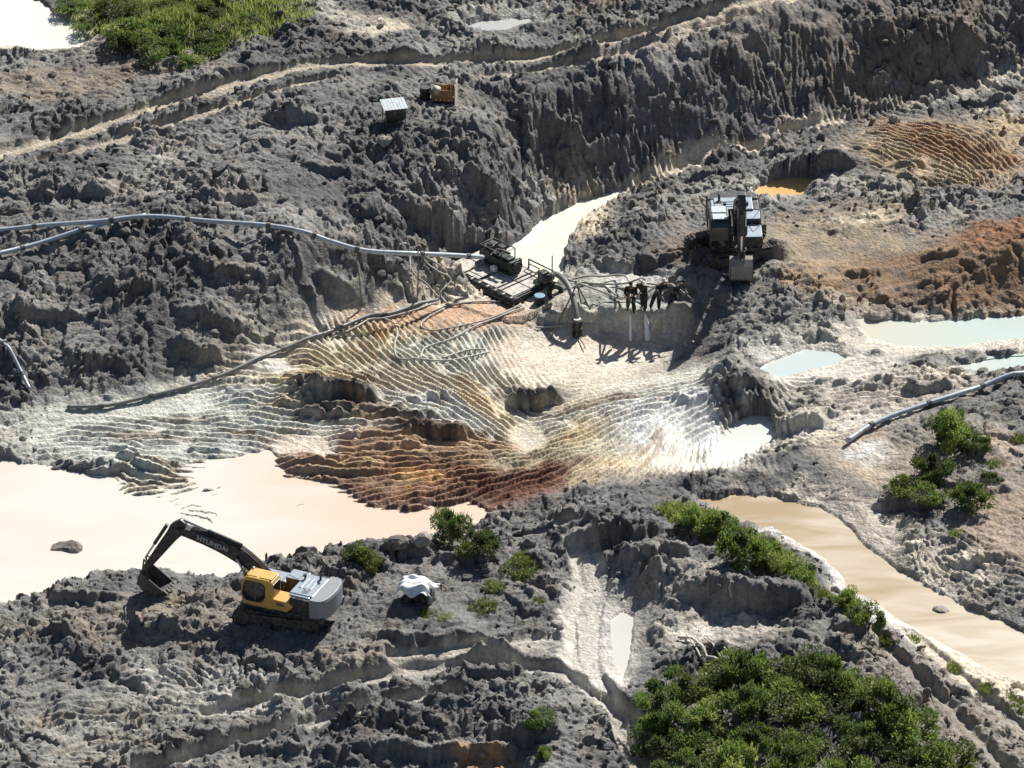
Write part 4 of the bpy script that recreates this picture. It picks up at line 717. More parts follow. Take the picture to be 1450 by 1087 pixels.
for q in ((777, 484, -.25), (849, 463, -.2), (828, 452, -.1)):
    f_ = at(*q) - b0; e_ = apx + (apx - f_) * .08; part('leg', tri, M_WOOD, lambda bm: tube(bm, [f_, (f_ + e_) / 2, e_], [.05, .045, .035], 7))
part('lashing', tri, M_HOSE, lambda bm: cyl(bm, Vector(apx) - Vector((0, 0, .1)), Vector(apx) + Vector((0, 0, .08)), .09, 10))
bas = empty('suction_basket', at(817, 477, -.22)); tag(bas, 'black barred suction basket standing on the pale pit floor under the tripod', 'basket')
[part('bar', bas, M_RUBBER, lambda bm: box(bm, (.2 * math.cos(k * .785), .2 * math.sin(k * .785), .5), (.1, .1, 1.0), Matrix.Rotation(k * .785, 3, 'Z')), .01) for k in range(8)]
for z_ in (.08, .55, .98): part('hoop', bas, M_IRON, lambda bm: tube(bm, [(.26 * math.cos(a), .26 * math.sin(a), z_) for a in np.linspace(0, 2 * math.pi, 17)], .025, 6))
part('collar', bas, M_DECK, lambda bm: cyl(bm, (0, 0, .98), (0, 0, 1.06), .2, 14), .01)
pole('stake', 'pale broken stick leaning beside the suction basket', at(808, 468, -.15), at(800, 455, .15), .04, M_BLEACH, 'stick')
pole('stake', 'dark stick lying on the pit floor right of the suction basket', at(820, 478, -.1), at(829, 493, -.12), .035, M_WOOD, 'stick')
pole('stake', 'thin upright stake standing in the channel behind the raft', at(806, 392, .6), at(806, 362, 1.75), .03, M_WOOD, 'stake')

# ------------------------------------------------------------------ pump raft
ra = at(708, 399, .28); raft = empty('pump_raft', (ra[0], ra[1], .36), math.atan2(-2.7, 2.6)); raft.scale = (1.22, 1.12, .85); tag(raft, 'pump raft of two dark pontoons with pale deck plates and an engine', 'raft')
for y in (-1.12, 1.12):
    po = part('pontoon', raft, M_RUBBER, lambda bm: (cyl(bm, (-2.1, y, .16), (2.1, y, .16), .34, 20)), .03)
    for x in np.linspace(-1.9, 1.9, 9): part('bracket', po, M_DECK, lambda bm: box(bm, (x, y * 1.12, .5), (.1, .16, .07)), .015)
[part('cross_beam', raft, M_IRON, lambda bm: box(bm, (x, 0, .46), (.12, 2.5, .1)), .01) for x in (-1.9, -.65, .65, 1.9)]
part('end_plate', raft, M_RUBBER, lambda bm: box(bm, (2.02, 0, .2), (.06, 2.0, .52)), .01)
for x, w_ in ((-1.55, .95), (-.6, .75), (.42, .9), (1.05, .16), (1.55, .66)):
    for y, d_ in ((-.62, 1.05), (.55, 1.15)): part('deck_plate', raft, M_DECK, lambda bm: box(bm, (x, y, .535 + .004 * (x > 0)), (w_, d_, .035)), .008)
eng = part('engine', raft, M_GREENP, lambda bm: (box(bm, (-.2, .42, 1.02), (1.25, .6, .55)), box(bm, (-.2, .42, 1.36), (1.0, .4, .2)), box(bm, (-.2, .42, .65), (1.5, .75, .16)), box(bm, (.52, .42, 1.1), (.16, .72, .72))), .03)
part('fan', eng, M_RUBBER, lambda bm: cyl(bm, (.6, .42, 1.1), (.68, .42, 1.1), .3, 18))
part('muffler', eng, M_IRON, lambda bm: tube(bm, [(-.4, .3, 1.4), (-.4, .3, 1.75), (-.1, .3, 1.85), (.3, .3, 1.85)], .08, 10))
part('fuel_can', eng, M_TARP, lambda bm: (box(bm, (-.25, -.12, .74), (.26, .2, .32)), cyl(bm, (-.25, -.12, .9), (-.25, -.12, .97), .04, 8)), .03)
pmp = part('gravel_pump', raft, M_BLK, lambda bm: (cyl(bm, (-1.05, .25, .95), (-1.05, .62, .95), .46, 24), cyl(bm, (-1.05, .62, .95), (-1.05, .95, .95), .18, 14), cyl(bm, (-.95, .45, 1.3), (-1.05, .45, 1.75), .15, 14)), .02)
part('flange', pmp, M_IRON, lambda bm: cyl(bm, (-1.05, .45, 1.6), (-1.05, .45, 1.68), .22, 16))
part('roll_frame', raft, M_IRON, lambda bm: [tube(bm, [(x, .1, .55), (x, .1, 1.75), (x, .95, 1.75), (x, .95, .55)], .03, 6) for x in (-1.3, .0)] + [tube(bm, [(-1.3, y, 1.75), (.0, y, 1.75)], .03, 6) for y in (.1, .95)])
part('radiator', raft, M_RUBBER, lambda bm: box(bm, (-1.15, .75, 1.5), (.5, .3, .36)), .04); part('battery_box', raft, M_RUBBER, lambda bm: box(bm, (-.6, .75, 1.5), (.34, .3, .4)), .04)
part('guard_rail', raft, M_GREENP, lambda bm: [tube(bm, [(.5, 1.3, .55), (.5, 1.3, 1.1), (2.0, 1.3, 1.1), (2.0, 1.3, .55)], .04, 6), tube(bm, [(.5, 1.3, .8), (2.0, 1.3, .8)], .03, 6)])
part('mast', raft, M_IRON, lambda bm: tube(bm, [(2.0, 1.2, .4), (2.0, 1.2, 2.2)], .025, 6))
part('hose_coupling', raft, M_BLK, lambda bm: (box(bm, (1.9, .75, .95), (.35, .4, .75)), cyl(bm, (1.9, .75, 1.0), (2.3, .75, 1.05), .2, 14)), .04)
part('yellow_valve_cap', raft, mat('amber_plastic', (.70, .38, .06), .4), lambda bm: (box(bm, (1.55, .95, 1.0), (.22, .26, .42), Matrix.Rotation(.4, 3, 'Y')),), .05)
dr = empty('drum', on(764, 430, -.08)); tag(dr, 'dark drum with a pale blue lid standing by the raft end', 'drum')
part('body', dr, M_RUBBER, lambda bm: [cyl(bm, (0, 0, 0), (0, 0, .5), .27, 20)] + [cyl(bm, (0, 0, z), (0, 0, z + .03), .285, 20) for z in (.15, .33)], 0, False); part('lid', dr, M_BLUE, lambda bm: cyl(bm, (0, 0, .5), (0, 0, .56), .275, 20), .015)
ty = on(787, 416, .06)
def torus(bm):
    rings = [[bm.verts.new(((.34 + .14 * math.cos(b)) * math.cos(a), (.34 + .14 * math.cos(b)) * math.sin(a), .15 * math.sin(b))) for b in np.linspace(0, 2 * math.pi, 9)[:-1]] for a in np.linspace(0, 2 * math.pi, 25)[:-1]]
    for i in range(24):
        for j in range(8): bm.faces.new((rings[i][j], rings[(i + 1) % 24][j], rings[(i + 1) % 24][(j + 1) % 8], rings[i][(j + 1) % 8]))
o = part('tyre', None, M_RUBBER, torus, 0, True, ty); o.rotation_euler = (.9, .2, .3); tag(o, 'black tyre leaning on the pale ground right of the raft', 'tyre')

# ------------------------------------------------------------------ machines on the far slope and the covered pump
sh = empty('sheltered_engine', at(558, 174, 4.75), R(14)); sh.scale = (.85, .8, .85); tag(sh, 'dark engine under a pale sheet roof on the far slope', 'engine')
part('engine_block', sh, M_GREENP, lambda bm: (box(bm, (0, 0, .5), (.95, .7, .55)), box(bm, (-.2, -.1, .85), (.5, .4, .25)), cyl(bm, (.45, -.1, .5), (.62, -.1, .5), .26, 16)), .03)
[part('skid', sh, M_IRON, lambda bm: box(bm, (0, y, .12), (1.5, .12, .14)), .01) for y in (-.35, .35)]
for x in (-.62, .62):
    for y in (-.5, .5): part('post', sh, M_WOOD, lambda bm: tube(bm, [(x, y, -.25), (x, y, 1.22 + .14 * (y > 0))], .035, 6))
part('roof_sheet', sh, M_WHITE, lambda bm: [box(bm, (-.7 + .1 * k, 0, 1.30 + .012 * (k % 2)), (.098, 1.35, .022), Matrix.Rotation(.12, 3, 'X')) for k in range(15)])
part('side_cover', sh, M_BLK, lambda bm: box(bm, (0, -.54, .88), (1.25, .03, .62)), .01)
part('arm_pipe', sh, M_BLEACH, lambda bm: tube(bm, [(-1.15, -.5, .55), (-.9, -.52, .5), (-.65, -.5, .6)], .06, 7))
cr = empty('board_crate', at(628, 141, 4.95), R(-8)); tag(cr, 'orange brown board crate with a pale end panel on the far slope', 'crate')
for k in range(5): part('board', cr, M_RUSTY, lambda bm: box(bm, (-.44 + .22 * k, -.4, .42), (.205, .035, .66)), .006)
for k in range(5): part('board', cr, M_RUSTY, lambda bm: box(bm, (-.44 + .22 * k, .4, .42), (.205, .035, .62)), .006)
part('end_panel', cr, M_BLEACH, lambda bm: box(bm, (.66, 0, .5), (.05, .9, 1.15)), .01)
part('end_panel', cr, M_WOOD, lambda bm: box(bm, (-.57, 0, .42), (.04, .78, .64)), .01)
part('floor', cr, M_WOOD, lambda bm: box(bm, (0, 0, .1), (1.1, .78, .05)), .005); [part('leg', cr, M_WOOD, lambda bm: box(bm, (x, y, -.06), (.08, .08, .3))) for x in (-.5, .5) for y in (-.34, .34)]
part('rim_bar', cr, M_BLEACH, lambda bm: tube(bm, [(-.5, .3, .78), (.1, .1, .82), (.72, -.2, 1.15)], .035, 6))
sk = part('sack', None, mat('cream_sack', (.55, .49, .40), .85, 0, MUD, .2, 4, .4), lambda bm: None, 0, True)
sv = lump(77, (.27, .24, .3), .2); sk.data.clear_geometry(); sk.data.from_pydata(sv.tolist(), [], IF.tolist()); sk.data.polygons.foreach_set('use_smooth', np.ones(len(IF), bool)); sk.location = at(619, 128, 5.62); tag(sk, 'cream sack sitting in the top of the orange brown crate', 'sack')
bn = part('drum', None, M_RUBBER, lambda bm: [cyl(bm, (0, 0, 0), (0, 0, .75), .27, 20)] + [cyl(bm, (0, 0, z), (0, 0, z + .035), .285, 20) for z in (.22, .48)], .015, False, at(602, 141, 4.9)); tag(bn, 'dark drum standing left of the orange brown crate', 'drum')

cp = at(591, 853, 1.3); pu = empty('water_pump', (cp[0], cp[1], 1.3), R(-20)); tag(pu, 'dark water pump under the white tarpaulin in front of the shrubs', 'pump')
part('engine_block', pu, M_BLK, lambda bm: (box(bm, (0, 0, .55), (1.0, .7, .6)), box(bm, (.1, 0, .92), (.6, .5, .2))), .04); [part('skid', pu, M_IRON, lambda bm: box(bm, (0, y, .14), (1.5, .12, .14)), .01) for y in (-.34, .34)]
part('pump_housing', pu, M_IRON, lambda bm: (cyl(bm, (.55, -.1, .5), (.8, -.1, .5), .3, 20), cyl(bm, (.7, -.1, .7), (.7, -.1, 1.0), .1, 12)), .015)
part('outlet_pipe', pu, M_CW, lambda bm: tube(bm, [(.66, -.3, .75), (.7, -.45, .8), (.85, -.55, .75), (.8, -.6, .4)], .07, 8)); part('wheel', pu, M_RUBBER, lambda bm: cyl(bm, (-.35, -.5, .3), (-.35, -.36, .3), .3, 18), .03)
def tarp():
    n_ = 36; u = np.linspace(-1, 1, n_); a, b = np.meshgrid(u, u); x = a * .82 + .1 * b; y = b * .72
    dx_ = np.maximum(np.abs(x) - .48, 0); dy_ = np.maximum(np.abs(y) - .36, 0); z = 1.12 - 1.0 * np.sqrt(dx_ ** 2 + dy_ ** 2) ** 1.15
    z += .09 * np.sin(5 * a + 2 * b) * (.3 + np.hypot(a, b)) + .07 * np.sin(9 * b - 3 * a + 1) * np.hypot(a, b); x = x * (1 - .18 * np.maximum(1.05 - z, 0)); z += .22 * np.exp(-((a + .55) ** 2 + (b - .75) ** 2) / .06) + .16 * np.exp(-((a + .95) ** 2 + (b - .2) ** 2) / .03)
    ix = np.arange(n_ * n_).reshape(n_, n_); f = np.stack([ix[:-1, :-1], ix[:-1, 1:], ix[1:, 1:], ix[1:, :-1]], -1).reshape(-1, 4)
    return np_mesh('tarpaulin', np.stack([x, y, z], -1).reshape(-1, 3), f)
tp = link('tarpaulin', tarp(), M_TARP); tp.location = (cp[0], cp[1], 1.32); tp.rotation_euler = (0, 0, R(-20)); sd_ = tp.modifiers.new('thick', 'SOLIDIFY'); sd_.thickness = .012; tag(tp, 'crumpled white tarpaulin draped over the dark water pump', 'tarpaulin')
pole('stake', 'grey pole lying against the pump right of the white tarpaulin', at(612, 815, 1.6) - np.array([0, 0, .15]), on(632, 835, .05), .04, M_WOOD, 'pole')

# ------------------------------------------------------------------ workers spraying from the ledge
M_CLOTH = mat('black_work_clothes', (.012, .012, .015), .85, 0, MUD, .05, 6.0)
M_SKIN = mat('skin', (.16, .085, .05), .55); M_CAP = mat('pale_cap', (.55, .53, .5), .8)
def skin(name, parent, verts, edges, rad, m, root=0, sub=1):
    me = bpy.data.meshes.new(name); me.from_pydata([tuple(v) for v in verts], edges, []); o = link(name, me, m, parent)
    md = o.modifiers.new('skin', 'SKIN'); md.use_smooth_shade = True
    sv_ = me.skin_vertices[0].data
    for i, r_ in enumerate(rad): sv_[i].radius = (r_, r_) if not hasattr(r_, '__len__') else r_; sv_[i].use_root = (i == root)
    s2 = o.modifiers.new('sub', 'SUBSURF'); s2.levels = sub; s2.render_levels = sub
    return o
def worker(label, px, py, z, rz, lean, side_lean=0.0, cap=False):
    root = empty('person', at(px, py, z), rz); root.scale = (1.22, 1.22, .98); tag(root, label, 'person', 'workers spraying from the ledge')
    # faces +x; joints
    def B(h, s_=0.0, f=0.0): return Vector((f + lean * max(h - .92, 0), s_ + side_lean * max(h - .5, 0), h))
    V = [B(.95), B(1.12), B(1.32), B(1.46), B(1.56, 0, .02)]; E_ = [(0, 1), (1, 2), (2, 3), (3, 4)]; rd = [(.15, .12), (.14, .11), (.17, .12), .065, .055]
    for s_ in (-1, 1):
        n0 = len(V); fw = .12 * s_
        V += [B(.88, .1 * s_), Vector((fw * .5 + .05, .12 * s_, .48)), Vector((fw, .13 * s_, .08)), Vector((fw + .18, .15 * s_, .035))]; rd += [.09, .065, .045, .035]; E_ += [(0, n0), (n0, n0 + 1), (n0 + 1, n0 + 2), (n0 + 2, n0 + 3)]
    hands = []
    for s_ in (-1, 1):
        n0 = len(V); sh_ = B(1.40, .19 * s_); el = sh_ + Vector((.12, .05 * s_, -.27)); wr = Vector((sh_.x + .36, .07 * s_, sh_.z - .28 + .06 * s_)); V += [sh_, el, wr, wr + Vector((.07, -.015 * s_, -.01))]; rd += [.06, .045, .03, (.045, .02)]; E_ += [(2, n0), (n0, n0 + 1), (n0 + 1, n0 + 2), (n0 + 2, n0 + 3)]; hands.append((n0 + 3, wr, s_))
    nb = len(V)
    for hi, wr, s_ in hands:                          # fingers curl round the nozzle
        for k in range(4):
            a = V[hi] + Vector((.02, -.01 * s_, .03 - .02 * k)); n0 = len(V); ln = (.045, .05, .046, .036)[k]
            V += [a + Vector((ln * .6, -.012 * s_, 0)), a + Vector((ln * .9, -.035 * s_, -.008))]; rd += [.009, .008]; E_ += [(hi, n0), (n0, n0 + 1)]
        n0 = len(V); V += [wr + Vector((.04, -.035 * s_, .03)), wr + Vector((.075, -.05 * s_, .035))]; rd += [.011, .009]; E_ += [(hi - 1, n0), (n0, n0 + 1)]
    body = skin('body', root, V, E_, rd, M_SKIN)
    hc = B(1.66, 0, .05)
    def head(bm):
        bmesh.ops.create_uvsphere(bm, u_segments=14, v_segments=10, radius=1.0, matrix=Matrix.Translation(hc) @ Matrix.Diagonal((.095, .078, .12, 1)))
        box(bm, hc + Vector((.1, 0, -.01)), (.03, .025, .04)); box(bm, hc + Vector((.088, 0, -.06)), (.02, .05, .012))
        for s_ in (-1, 1): box(bm, hc + Vector((-.005, .08 * s_, 0)), (.04, .015, .06))
    part('head', root, M_SKIN, head, .004, True)
    part('cap' if cap else 'hair', root, M_CAP if cap else M_CLOTH, lambda bm: ([v for v in bmesh.ops.create_uvsphere(bm, u_segments=14, v_segments=8, radius=1.0, matrix=Matrix.Translation(hc + Vector((-.008, 0, .035))) @ Matrix.Diagonal((.104, .088, .1, 1)))['verts']], box(bm, hc + Vector((.13, 0, .05)), (.1, .13, .015)) if cap else None), 0, True)
    skin('trousers', root, V[0:1] + V[5:8] + V[9:12] + [B(1.0)], [(0, 1), (1, 2), (2, 3), (0, 4), (4, 5), (5, 6), (0, 7)], [(.165, .135), .105, .085, .072, .105, .085, .072, (.16, .13)], M_CLOTH)
    sl = [V[14], V[15] + (V[14] - V[15]) * -.6 * 0, V[18], V[19]] if len(V) > 19 else []
    skin('shirt', root, [B(.93), V[1], V[2], B(1.45), hands and V[13], V[14], V[15] * .8 + V[14] * .2, V[17], V[18], V[19] * .8 + V[18] * .2], [(0, 1), (1, 2), (2, 3), (2, 4), (4, 5), (5, 6), (2, 7), (7, 8), (8, 9)], [(.175, .145), (.165, .135), (.195, .14), .075, .08, .06, .045, .08, .06, .045], M_CLOTH)
    nz = hands[0][1] + Vector((.1, .07, .0))
    part('nozzle', root, M_DHOSE, lambda bm: tube(bm, [nz + Vector((-.5, 0, .25)), nz, nz + Vector((.35, 0, -.2))], [.045, .04, .022], 8))
    return root
worker('leftmost black-clothed worker standing upright on the ledge above a thin white jet', 893, 440, 1.12, R(-95), .1)
worker('black-clothed worker on the ledge, second from the left, above the thick white jet', 912, 437, 1.12, R(-120), .2, -.06, True)
worker('black-clothed worker leaning sideways on the ledge, third from the left', 927, 438, 1.12, R(-60), .15, .3, True)
worker('rightmost black-clothed worker bent over on the ledge beside the slanting jets', 952, 437, 1.12, R(-35), .55, .12)
M_JET = mat('white_water', (.86, .86, .85), .4, 0, None, 0, 9, .5)
for lab, a, b, r0, r1 in [('thin white water jet falling below the leftmost worker', (893, 446, 1.05), (893, 482, -.2), .05, .08), ('thick white water jet falling below the second worker', (914, 444, 1.05), (918, 482, -.2), .07, .16),
                          ('pale water jet slanting past the lip below the second worker', (921, 418, 1.6), (908, 447, .7), .035, .07),
                          ('upper of two white water jets slanting right onto the shaded bank', (967, 430, 1.3), (995, 465, -.1), .04, .16), ('lower of two white water jets slanting right onto the shaded bank', (958, 440, 1.0), (984, 474, -.15), .04, .14)]:
    A_, B_ = at(*a), at(*b); c = [A_ + (B_ - A_) * t_ + np.array([0, 0, .12 * math.sin(math.pi * t_)]) for t_ in np.linspace(0, 1, 9)]
    o = part('water_jet', None, M_JET, lambda bm: tube(bm, [p - A_ for p in c], list(np.linspace(r0, r1, 9) * np.array([1, .9, 1.1, .95, 1.1, .9, 1.15, 1.0, 1.2])), 9)); o.location = A_; tag(o, lab, 'water jet', 'water jets at the ledge')

# ------------------------------------------------------------------ plants
def leaf_mat(name):
    m = bpy.data.materials.new(name); m.use_nodes = True; nt = m.node_tree; N = nt.nodes; Lk = nt.links; N.remove(N['Principled BSDF']); a = N.new('ShaderNodeAttribute'); a.attribute_name = 'leaf'
    d = N.new('ShaderNodeBsdfPrincipled'); d.inputs['Roughness'].default_value = .55; tr = N.new('ShaderNodeBsdfTranslucent'); mx = N.new('ShaderNodeMixShader'); mx.inputs[0].default_value = .5
    oi = N.new('ShaderNodeObjectInfo'); hv = N.new('ShaderNodeHueSaturation'); mr = N.new('ShaderNodeMapRange'); mr.inputs[3].default_value = .6; mr.inputs[4].default_value = 1.35; Lk.new(oi.outputs['Random'], mr.inputs[0]); Lk.new(mr.outputs[0], hv.inputs['Value']); Lk.new(a.outputs['Color'], hv.inputs['Color'])
    Lk.new(hv.outputs[0], d.inputs['Base Color']); Lk.new(hv.outputs[0], tr.inputs['Color']); Lk.new(d.outputs[0], mx.inputs[1]); Lk.new(tr.outputs[0], mx.inputs[2]); Lk.new(mx.outputs[0], N['Material Output'].inputs[0]); return m
M_LEAF = leaf_mat('leaves'); M_STEM = mat('plant_stem', (.16, .12, .08), .85, 0, None, 0, 5, .3)
LG = np.array([(.095, .14, .04), (.14, .205, .045), (.195, .265, .06), (.27, .31, .085), (.31, .30, .12), (.16, .19, .085)])
def foliage(seed, n_, blobs, ls=(.07, .15), spread=1.0, height=1.0, upright=.3, pal=(0, 1, 2, 2, 3, 5)):
    r = np.random.default_rng(seed); bc = []
    for k in range(blobs):
        a = r.random() * 6.28; q = spread * math.sqrt(r.random()) * .8; bc.append((q * math.cos(a), q * math.sin(a), height * (.25 + .6 * r.random() * (1 - .4 * q / spread)), .12 * spread + .32 * r.random() ** 1.5 * spread, pal[r.integers(len(pal))]))
    V_ = np.zeros((n_, 4, 3)); Cc = np.zeros((n_, 4, 3))
    for i in range(n_):
        b = bc[r.integers(blobs)]; d = r.standard_normal(3); d /= np.linalg.norm(d); rad = b[3] * (.45 + .6 * r.random() ** .5)
        p = np.array(b[:3]) + d * rad * np.array([1, 1, .8]); p[2] = abs(p[2]) + .02
        ax = d * .6 + r.standard_normal(3) * .7 + np.array([0, 0, upright]); ax /= np.linalg.norm(ax); sd2 = np.cross(ax, r.standard_normal(3)); sd2 /= np.linalg.norm(sd2); L_ = r.uniform(*ls); w_ = L_ * r.uniform(.22, .38)
        if r.random() < .14: ax = ax * .5 + np.array([0, 0, .9]); ax /= np.linalg.norm(ax); L_ *= 2.2; w_ = L_ * .07
        V_[i] = [p, p + ax * L_ * .5 + sd2 * w_, p + ax * L_ - np.array([0, 0, L_ * .15]), p + ax * L_ * .5 - sd2 * w_]
        Cc[i] = LG[b[4]] * r.uniform(.7, 1.35) * (1.0, 1.0, 1.0)
    me = np_mesh('foliage', V_.reshape(-1, 3), np.arange(n_ * 4).reshape(-1, 4), False, [('leaf', Cc.reshape(-1, 3))]); me.materials.append(M_LEAF); return me
def stems(seed, n_, spread, height):
    r = random.Random(seed); bm = bmesh.new()
    for k in range(n_):
        a = r.random() * 6.28; q = spread * r.uniform(.25, .8); h = height * r.uniform(.5, .95)
        tube(bm, [(q * .06 * math.cos(a), q * .06 * math.sin(a), -.25), (q * .35 * math.cos(a), q * .35 * math.sin(a), h * .45), (q * math.cos(a), q * math.sin(a), h)], [.035, .024, .01], 5)
    me = bpy.data.meshes.new('stems'); bm.to_mesh(me); bm.free(); me.materials.append(M_STEM); return me
def blades(seed, n_, spread, hgt):
    r = np.random.default_rng(seed); V_ = np.zeros((n_, 3, 3)); Cc = np.zeros((n_, 3, 3))
    for i in range(n_):
        a = r.random() * 6.28; q = spread * math.sqrt(r.random()); p = np.array([q * math.cos(a), q * math.sin(a), -.05]); h = hgt * r.uniform(.5, 1.1) * (1 - .4 * q / spread); t_ = np.array([r.normal() * .35, r.normal() * .35, 1.0]) * h; w_ = np.array([math.cos(a * 3), math.sin(a * 3), 0]) * .028
        V_[i] = [p - w_, p + w_, p + t_]; Cc[i] = LG[[1, 2, 3, 4][r.integers(4)]] * r.uniform(.8, 1.3)
    me = np_mesh('blades', V_.reshape(-1, 3), np.arange(n_ * 3).reshape(-1, 3), False, [('leaf', Cc.reshape(-1, 3))]); me.materials.append(M_LEAF); return me
BUSH = [(foliage(900 + k, 4200, 17, (.06, .15), 1.0, 1.15, .4, [(0, 1, 2, 2, 3, 5), (0, 0, 1, 2, 5), (1, 2, 3, 3, 4), (0, 1, 1, 2, 5)][k % 4]), stems(950 + k, 7, .8, 1.0)) for k in range(6)]
TUFT = [blades(970 + k, 420, .55, .42) for k in range(3)]
def bush(px, py, w, h, label, k=0, group=None, name='shrub', cat='shrub', g=None):
    p = Gf(px, py) if g is None else g; o = empty(name, (p[0], p[1], p[2] - .12), random.random() * 6.28); o.scale = (w, w * .95, h); tag(o, label, cat, group)
    link('foliage', BUSH[k % 6][0], None, o); link('stems', BUSH[k % 6][1], None, o)
def tuft(px, py, s_, label, k=0, group=None):
    p = Gf(px, py); o = link('grass_tuft', TUFT[k % 3]); o.location = (p[0], p[1], p[2] - .04); o.scale = (s_, s_, s_ * .9); o.rotation_euler = (0, 0, random.random() * 6); tag(o, label, 'grass', group)
for a in [(515, 800, 1.15, .9, 'round green shrub on the pond bank left of the grey clay hump', 0), (640, 765, 1.0, 1.5, 'tall dark shrub at the pond edge behind the white tarpaulin', 1), (628, 742, .5, .9, 'small pale green shrub poking above the pond edge', 2), (680, 785, 1.2, 1.0, 'broad olive shrub right of the tall dark pond shrub', 3),
          (735, 812, 1.0, .6, 'low sparse shrub on the slope right of the broad olive shrub', 4), (770, 1030, .8, .8, 'small grey green shrub on the hump at the bottom centre', 5), (772, 1070, .45, .5, 'tiny bright shrub just below the bottom centre hump', 2),
          (975, 742, .9, 1.0, 'upper left shrub of the row above the eroded bank', 2), (1010, 760, 1.1, 1.2, 'second shrub from the left in the row above the eroded bank', 0), (1050, 795, 1.3, 1.6, 'tallest shrub of the row above the eroded bank', 3), (1090, 800, 1.0, 1.1, 'yellow green shrub right of the tallest one above the eroded bank', 2), (1130, 815, .9, .8, 'low shrub at the right end of the row above the eroded bank', 4),
          (1195, 855, .8, .8, 'low shrub on the crest between stream and thicket', 2), (1228, 890, .9, 1.1, 'dark shrub at the right end of the crest beside the stream', 1), (1210, 870, .7, .7, 'small shrub midway along the crest beside the stream', 0),
          (1345, 632, 1.4, 1.7, 'tallest green shrub below the thick pale pipe at the right', 0), (1320, 680, 1.1, 1.2, 'dark shrub directly below the tallest shrub at the right', 1), (1280, 698, 1.0, .8, 'bright green low shrub left of the dark one at the right', 2), (1310, 708, .9, .7, 'leafy low shrub between the bright green shrub and the separate round one', 4), (1375, 718, 1.1, 1.2, 'separate round shrub right of the leafy low shrub', 3), (1385, 640, .7, .9, 'slim shrub touching the right side of the tallest one', 5), (1400, 680, .6, .4, 'flat grey green shrub on the bare bank at the right', 5)]:
    bush(*a)
for i, (px, py, s_, lab) in enumerate([(605, 868, .9, 'grass tuft in front of the white tarpaulin'), (628, 872, .7, 'small bright grass tuft right of the one in front of the tarpaulin'), (682, 858, 1.3, 'wide grass tuft on the slope right of the tarpaulin'), (700, 830, 1.0, 'grass tuft on the slope above the wide tuft'), (745, 790, 1.2, 'grass tuft right of the broad olive shrub'), (760, 850, .8, 'sparse grass tuft farthest right on the slope by the tarpaulin'),
          (1260, 905, .9, 'grass tuft beside the dark crest shrub'), (1290, 905, .8, 'grass tuft on the stream bank right of the crest'), (1355, 945, .9, 'grass tuft on the stream bank above the wheel tracks'), (1400, 975, .9, 'grass tuft on the stream bank near the right edge'), (1440, 1000, 1.0, 'grass tuft at the right edge below the stream'), (1430, 985, .7, 'small grass tuft just left of the right edge tuft'), (1160, 840, 1.0, 'grass tuft at the lower end of the eroded bank shrubs'), (1145, 825, .9, 'grass tuft on the eroded bank edge'), (1355, 755, .7, 'grass tuft below the round shrub at the right'), (1440, 620, .8, 'dry grass tuft under the pipe at the right edge'), (1410, 655, .9, 'grass tuft right of the shrub cluster'), (1345, 700, .9, 'grass tuft between the right hand shrubs')]):
    tuft(px, py, s_, lab, i, 'grass tufts on the banks')
NTH = 'first second third fourth fifth sixth seventh eighth ninth tenth eleventh twelfth thirteenth fourteenth fifteenth sixteenth'.split()
for i, t_ in enumerate(np.linspace(0, 1, 11)):
    q_ = [(955, 735), (990, 745), (1030, 760), (1070, 782), (1105, 798), (1140, 818)]; u_ = t_ * 5; k_ = min(int(u_), 4); f_ = u_ - k_
    tuft(q_[k_][0] * (1 - f_) + q_[k_ + 1][0] * f_ + random.uniform(-8, 8), q_[k_][1] * (1 - f_) + q_[k_ + 1][1] * f_ - 6 + random.uniform(-5, 5), random.uniform(1.2, 1.9), f'{NTH[i]} long grass tuft from the upper left in the crest strip above the stream', i, 'long grass strip above the stream')
ORD = ['first', 'second', 'third', 'fourth', 'fifth', 'sixth', 'seventh', 'eighth']
def thicket(rows, where, group, w0, h0, kb=0):
    names = {2: ['back', 'front'], 3: ['back', 'middle', 'front'], 4: ['back', 'second', 'third', 'front']}[len(rows)]
    for rn, row in zip(names, rows):
        for i, (px, py) in enumerate(row):
            w_ = w0 * random.uniform(.75, 1.2); kb += 1
            bush(px, py, w_, h0 * random.uniform(.65, 1.4), f'green shrub, {ORD[i]} from left in the {rn} row of {where}', kb, group)
thicket([[(950, 985), (1000, 978), (1050, 975), (1105, 970), (1155, 975), (1200, 985)], [(930, 1025), (990, 1020), (1055, 1015), (1120, 1015), (1185, 1015), (1250, 1020)], [(935, 1065), (1000, 1065), (1070, 1060), (1140, 1058), (1210, 1060), (1285, 1055)], [(960, 1105), (1040, 1105), (1120, 1100), (1200, 1100), (1275, 1095), (1335, 1100)]], 'the lower right thicket', 'thicket at the lower right', 1.45, 1.35)
thicket([[(100, 12), (165, 20), (230, 18), (290, 22)], [(130, 40), (185, 52), (240, 60), (300, 52), (350, 36)], [(180, 68), (225, 82), (265, 88), (300, 74)]], 'the upper left patch', 'green patch at the upper left', 1.15, .7, 2)
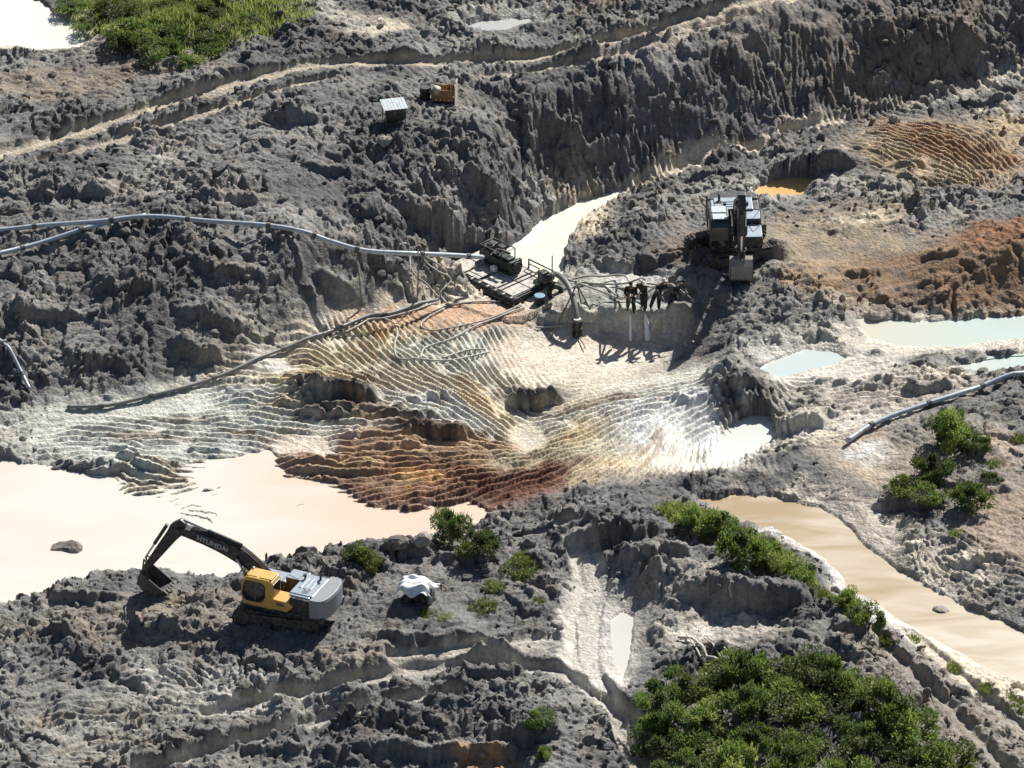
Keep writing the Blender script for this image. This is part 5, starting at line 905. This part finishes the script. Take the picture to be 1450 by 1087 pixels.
# grass over the upper left patch
gp = [];
for k in range(15000):
    px, py = random.gauss(270, 75), random.gauss(22, 22)
    if not (95 < px < 445 and -12 < py < 95) or py > 95 - abs(px - 260) * .33: continue
    p = at(px, py, 5.15); gp.append(p)
gp = np.array(gp); gp[:, 2] = hz(gp[:, 0], gp[:, 1]) - .03; n_ = len(gp); a_ = RNG.random(n_) * 6.28; hh_ = RNG.uniform(.18, .5, n_); wv = np.stack([np.cos(a_), np.sin(a_), np.zeros(n_)], 1) * .045; tv = np.stack([RNG.normal(0, .3, n_), RNG.normal(0, .3, n_), np.ones(n_)], 1) * hh_[:, None]
pal = LG[[1, 2, 3, 3, 4]][RNG.integers(0, 5, n_)] * RNG.uniform(.8, 1.4, (n_, 1))
gme = np_mesh('grass', np.stack([gp - wv, gp + wv, gp + tv], 1).reshape(-1, 3), np.arange(n_ * 3).reshape(-1, 3), False, [('leaf', np.repeat(pal, 3, 0))]); tag(link('grass', gme, M_LEAF), 'bright green grass covering the patch at the upper left', 'grass', kind='stuff')

# dead branches, stones, sticks
for lab, pts, r in [('long bleached dead branch lying behind the thicket', [(960, 905), (980, 910), (997, 925), (1004, 938), (1030, 943), (1066, 947)], .07), ('bleached branch forking down to the long dead branch', [(972, 900), (985, 918), (992, 932), (1003, 939)], .045), ('slender pale branch right of the bleached fork', [(998, 906), (1010, 914), (1014, 925), (1024, 938)], .035), ('thin grey branch lying across the slope behind the thicket', [(1018, 910), (1030, 922), (1045, 932), (1062, 940), (1086, 943)], .04), ('pale upright dead stick before the eroded bank', [(1036, 852), (1033, 838), (1035, 825)], .04)]:
    hose('dead_branch', lab, pts, r, M_BLEACH, 'branch', 'dead branches behind the thicket', lift=.06, seg=7, per=6)
for i, (lab, px, py, s_) in enumerate([('muddy clump standing alone in the pale pond at the left', 98, 776, (.72, .6, .3)), ('pale grey clay block on the hump left of the tall pond shrub', 600, 772, (.5, .4, .42)), ('dark clay block beside the round green shrub', 560, 775, (.6, .5, .5)), ('flat pale stone standing in the tan stream', 1330, 863, (.5, .4, .14)), ('grey boulder in the pale pool at the right', 1238, 452, (.42, .4, .34)), ('rounded boulder in the gully on the far right', 1268, 173, (.35, .35, .35)), ('angular clod at the ledge foot below the workers', 975, 487, (.35, .3, .25)), ('pale slab on the lip below the leftmost worker', 897, 441, (.28, .22, .12)), ('large lit clod below the far slope engine', 548, 205, (.45, .4, .35))]):
    p = Gf(px, py); wl = {98: 0.0, 1330: .3, 1238: 1.06}.get(px)
    if wl is not None: p = at(px, py, wl); p[2] = wl - s_[2] * .2
    v = lump(1300 + i, s_, .4); me = bpy.data.meshes.new('stone'); me.from_pydata(v.tolist(), [], IF.tolist()); ca = me.attributes.new('albedo', 'FLOAT_COLOR', 'POINT'); cl_ = (.2, .18, .155) if 'dark' in lab or 'muddy' in lab else (.33, .30, .26); ca.data.foreach_set('color', np.tile([*cl_, 1], len(v)).astype(np.float32))
    o = link('clay_block', me, M_CLOD); o.location = (p[0], p[1], p[2] + s_[2] * .35); tag(o, lab, 'clay block')
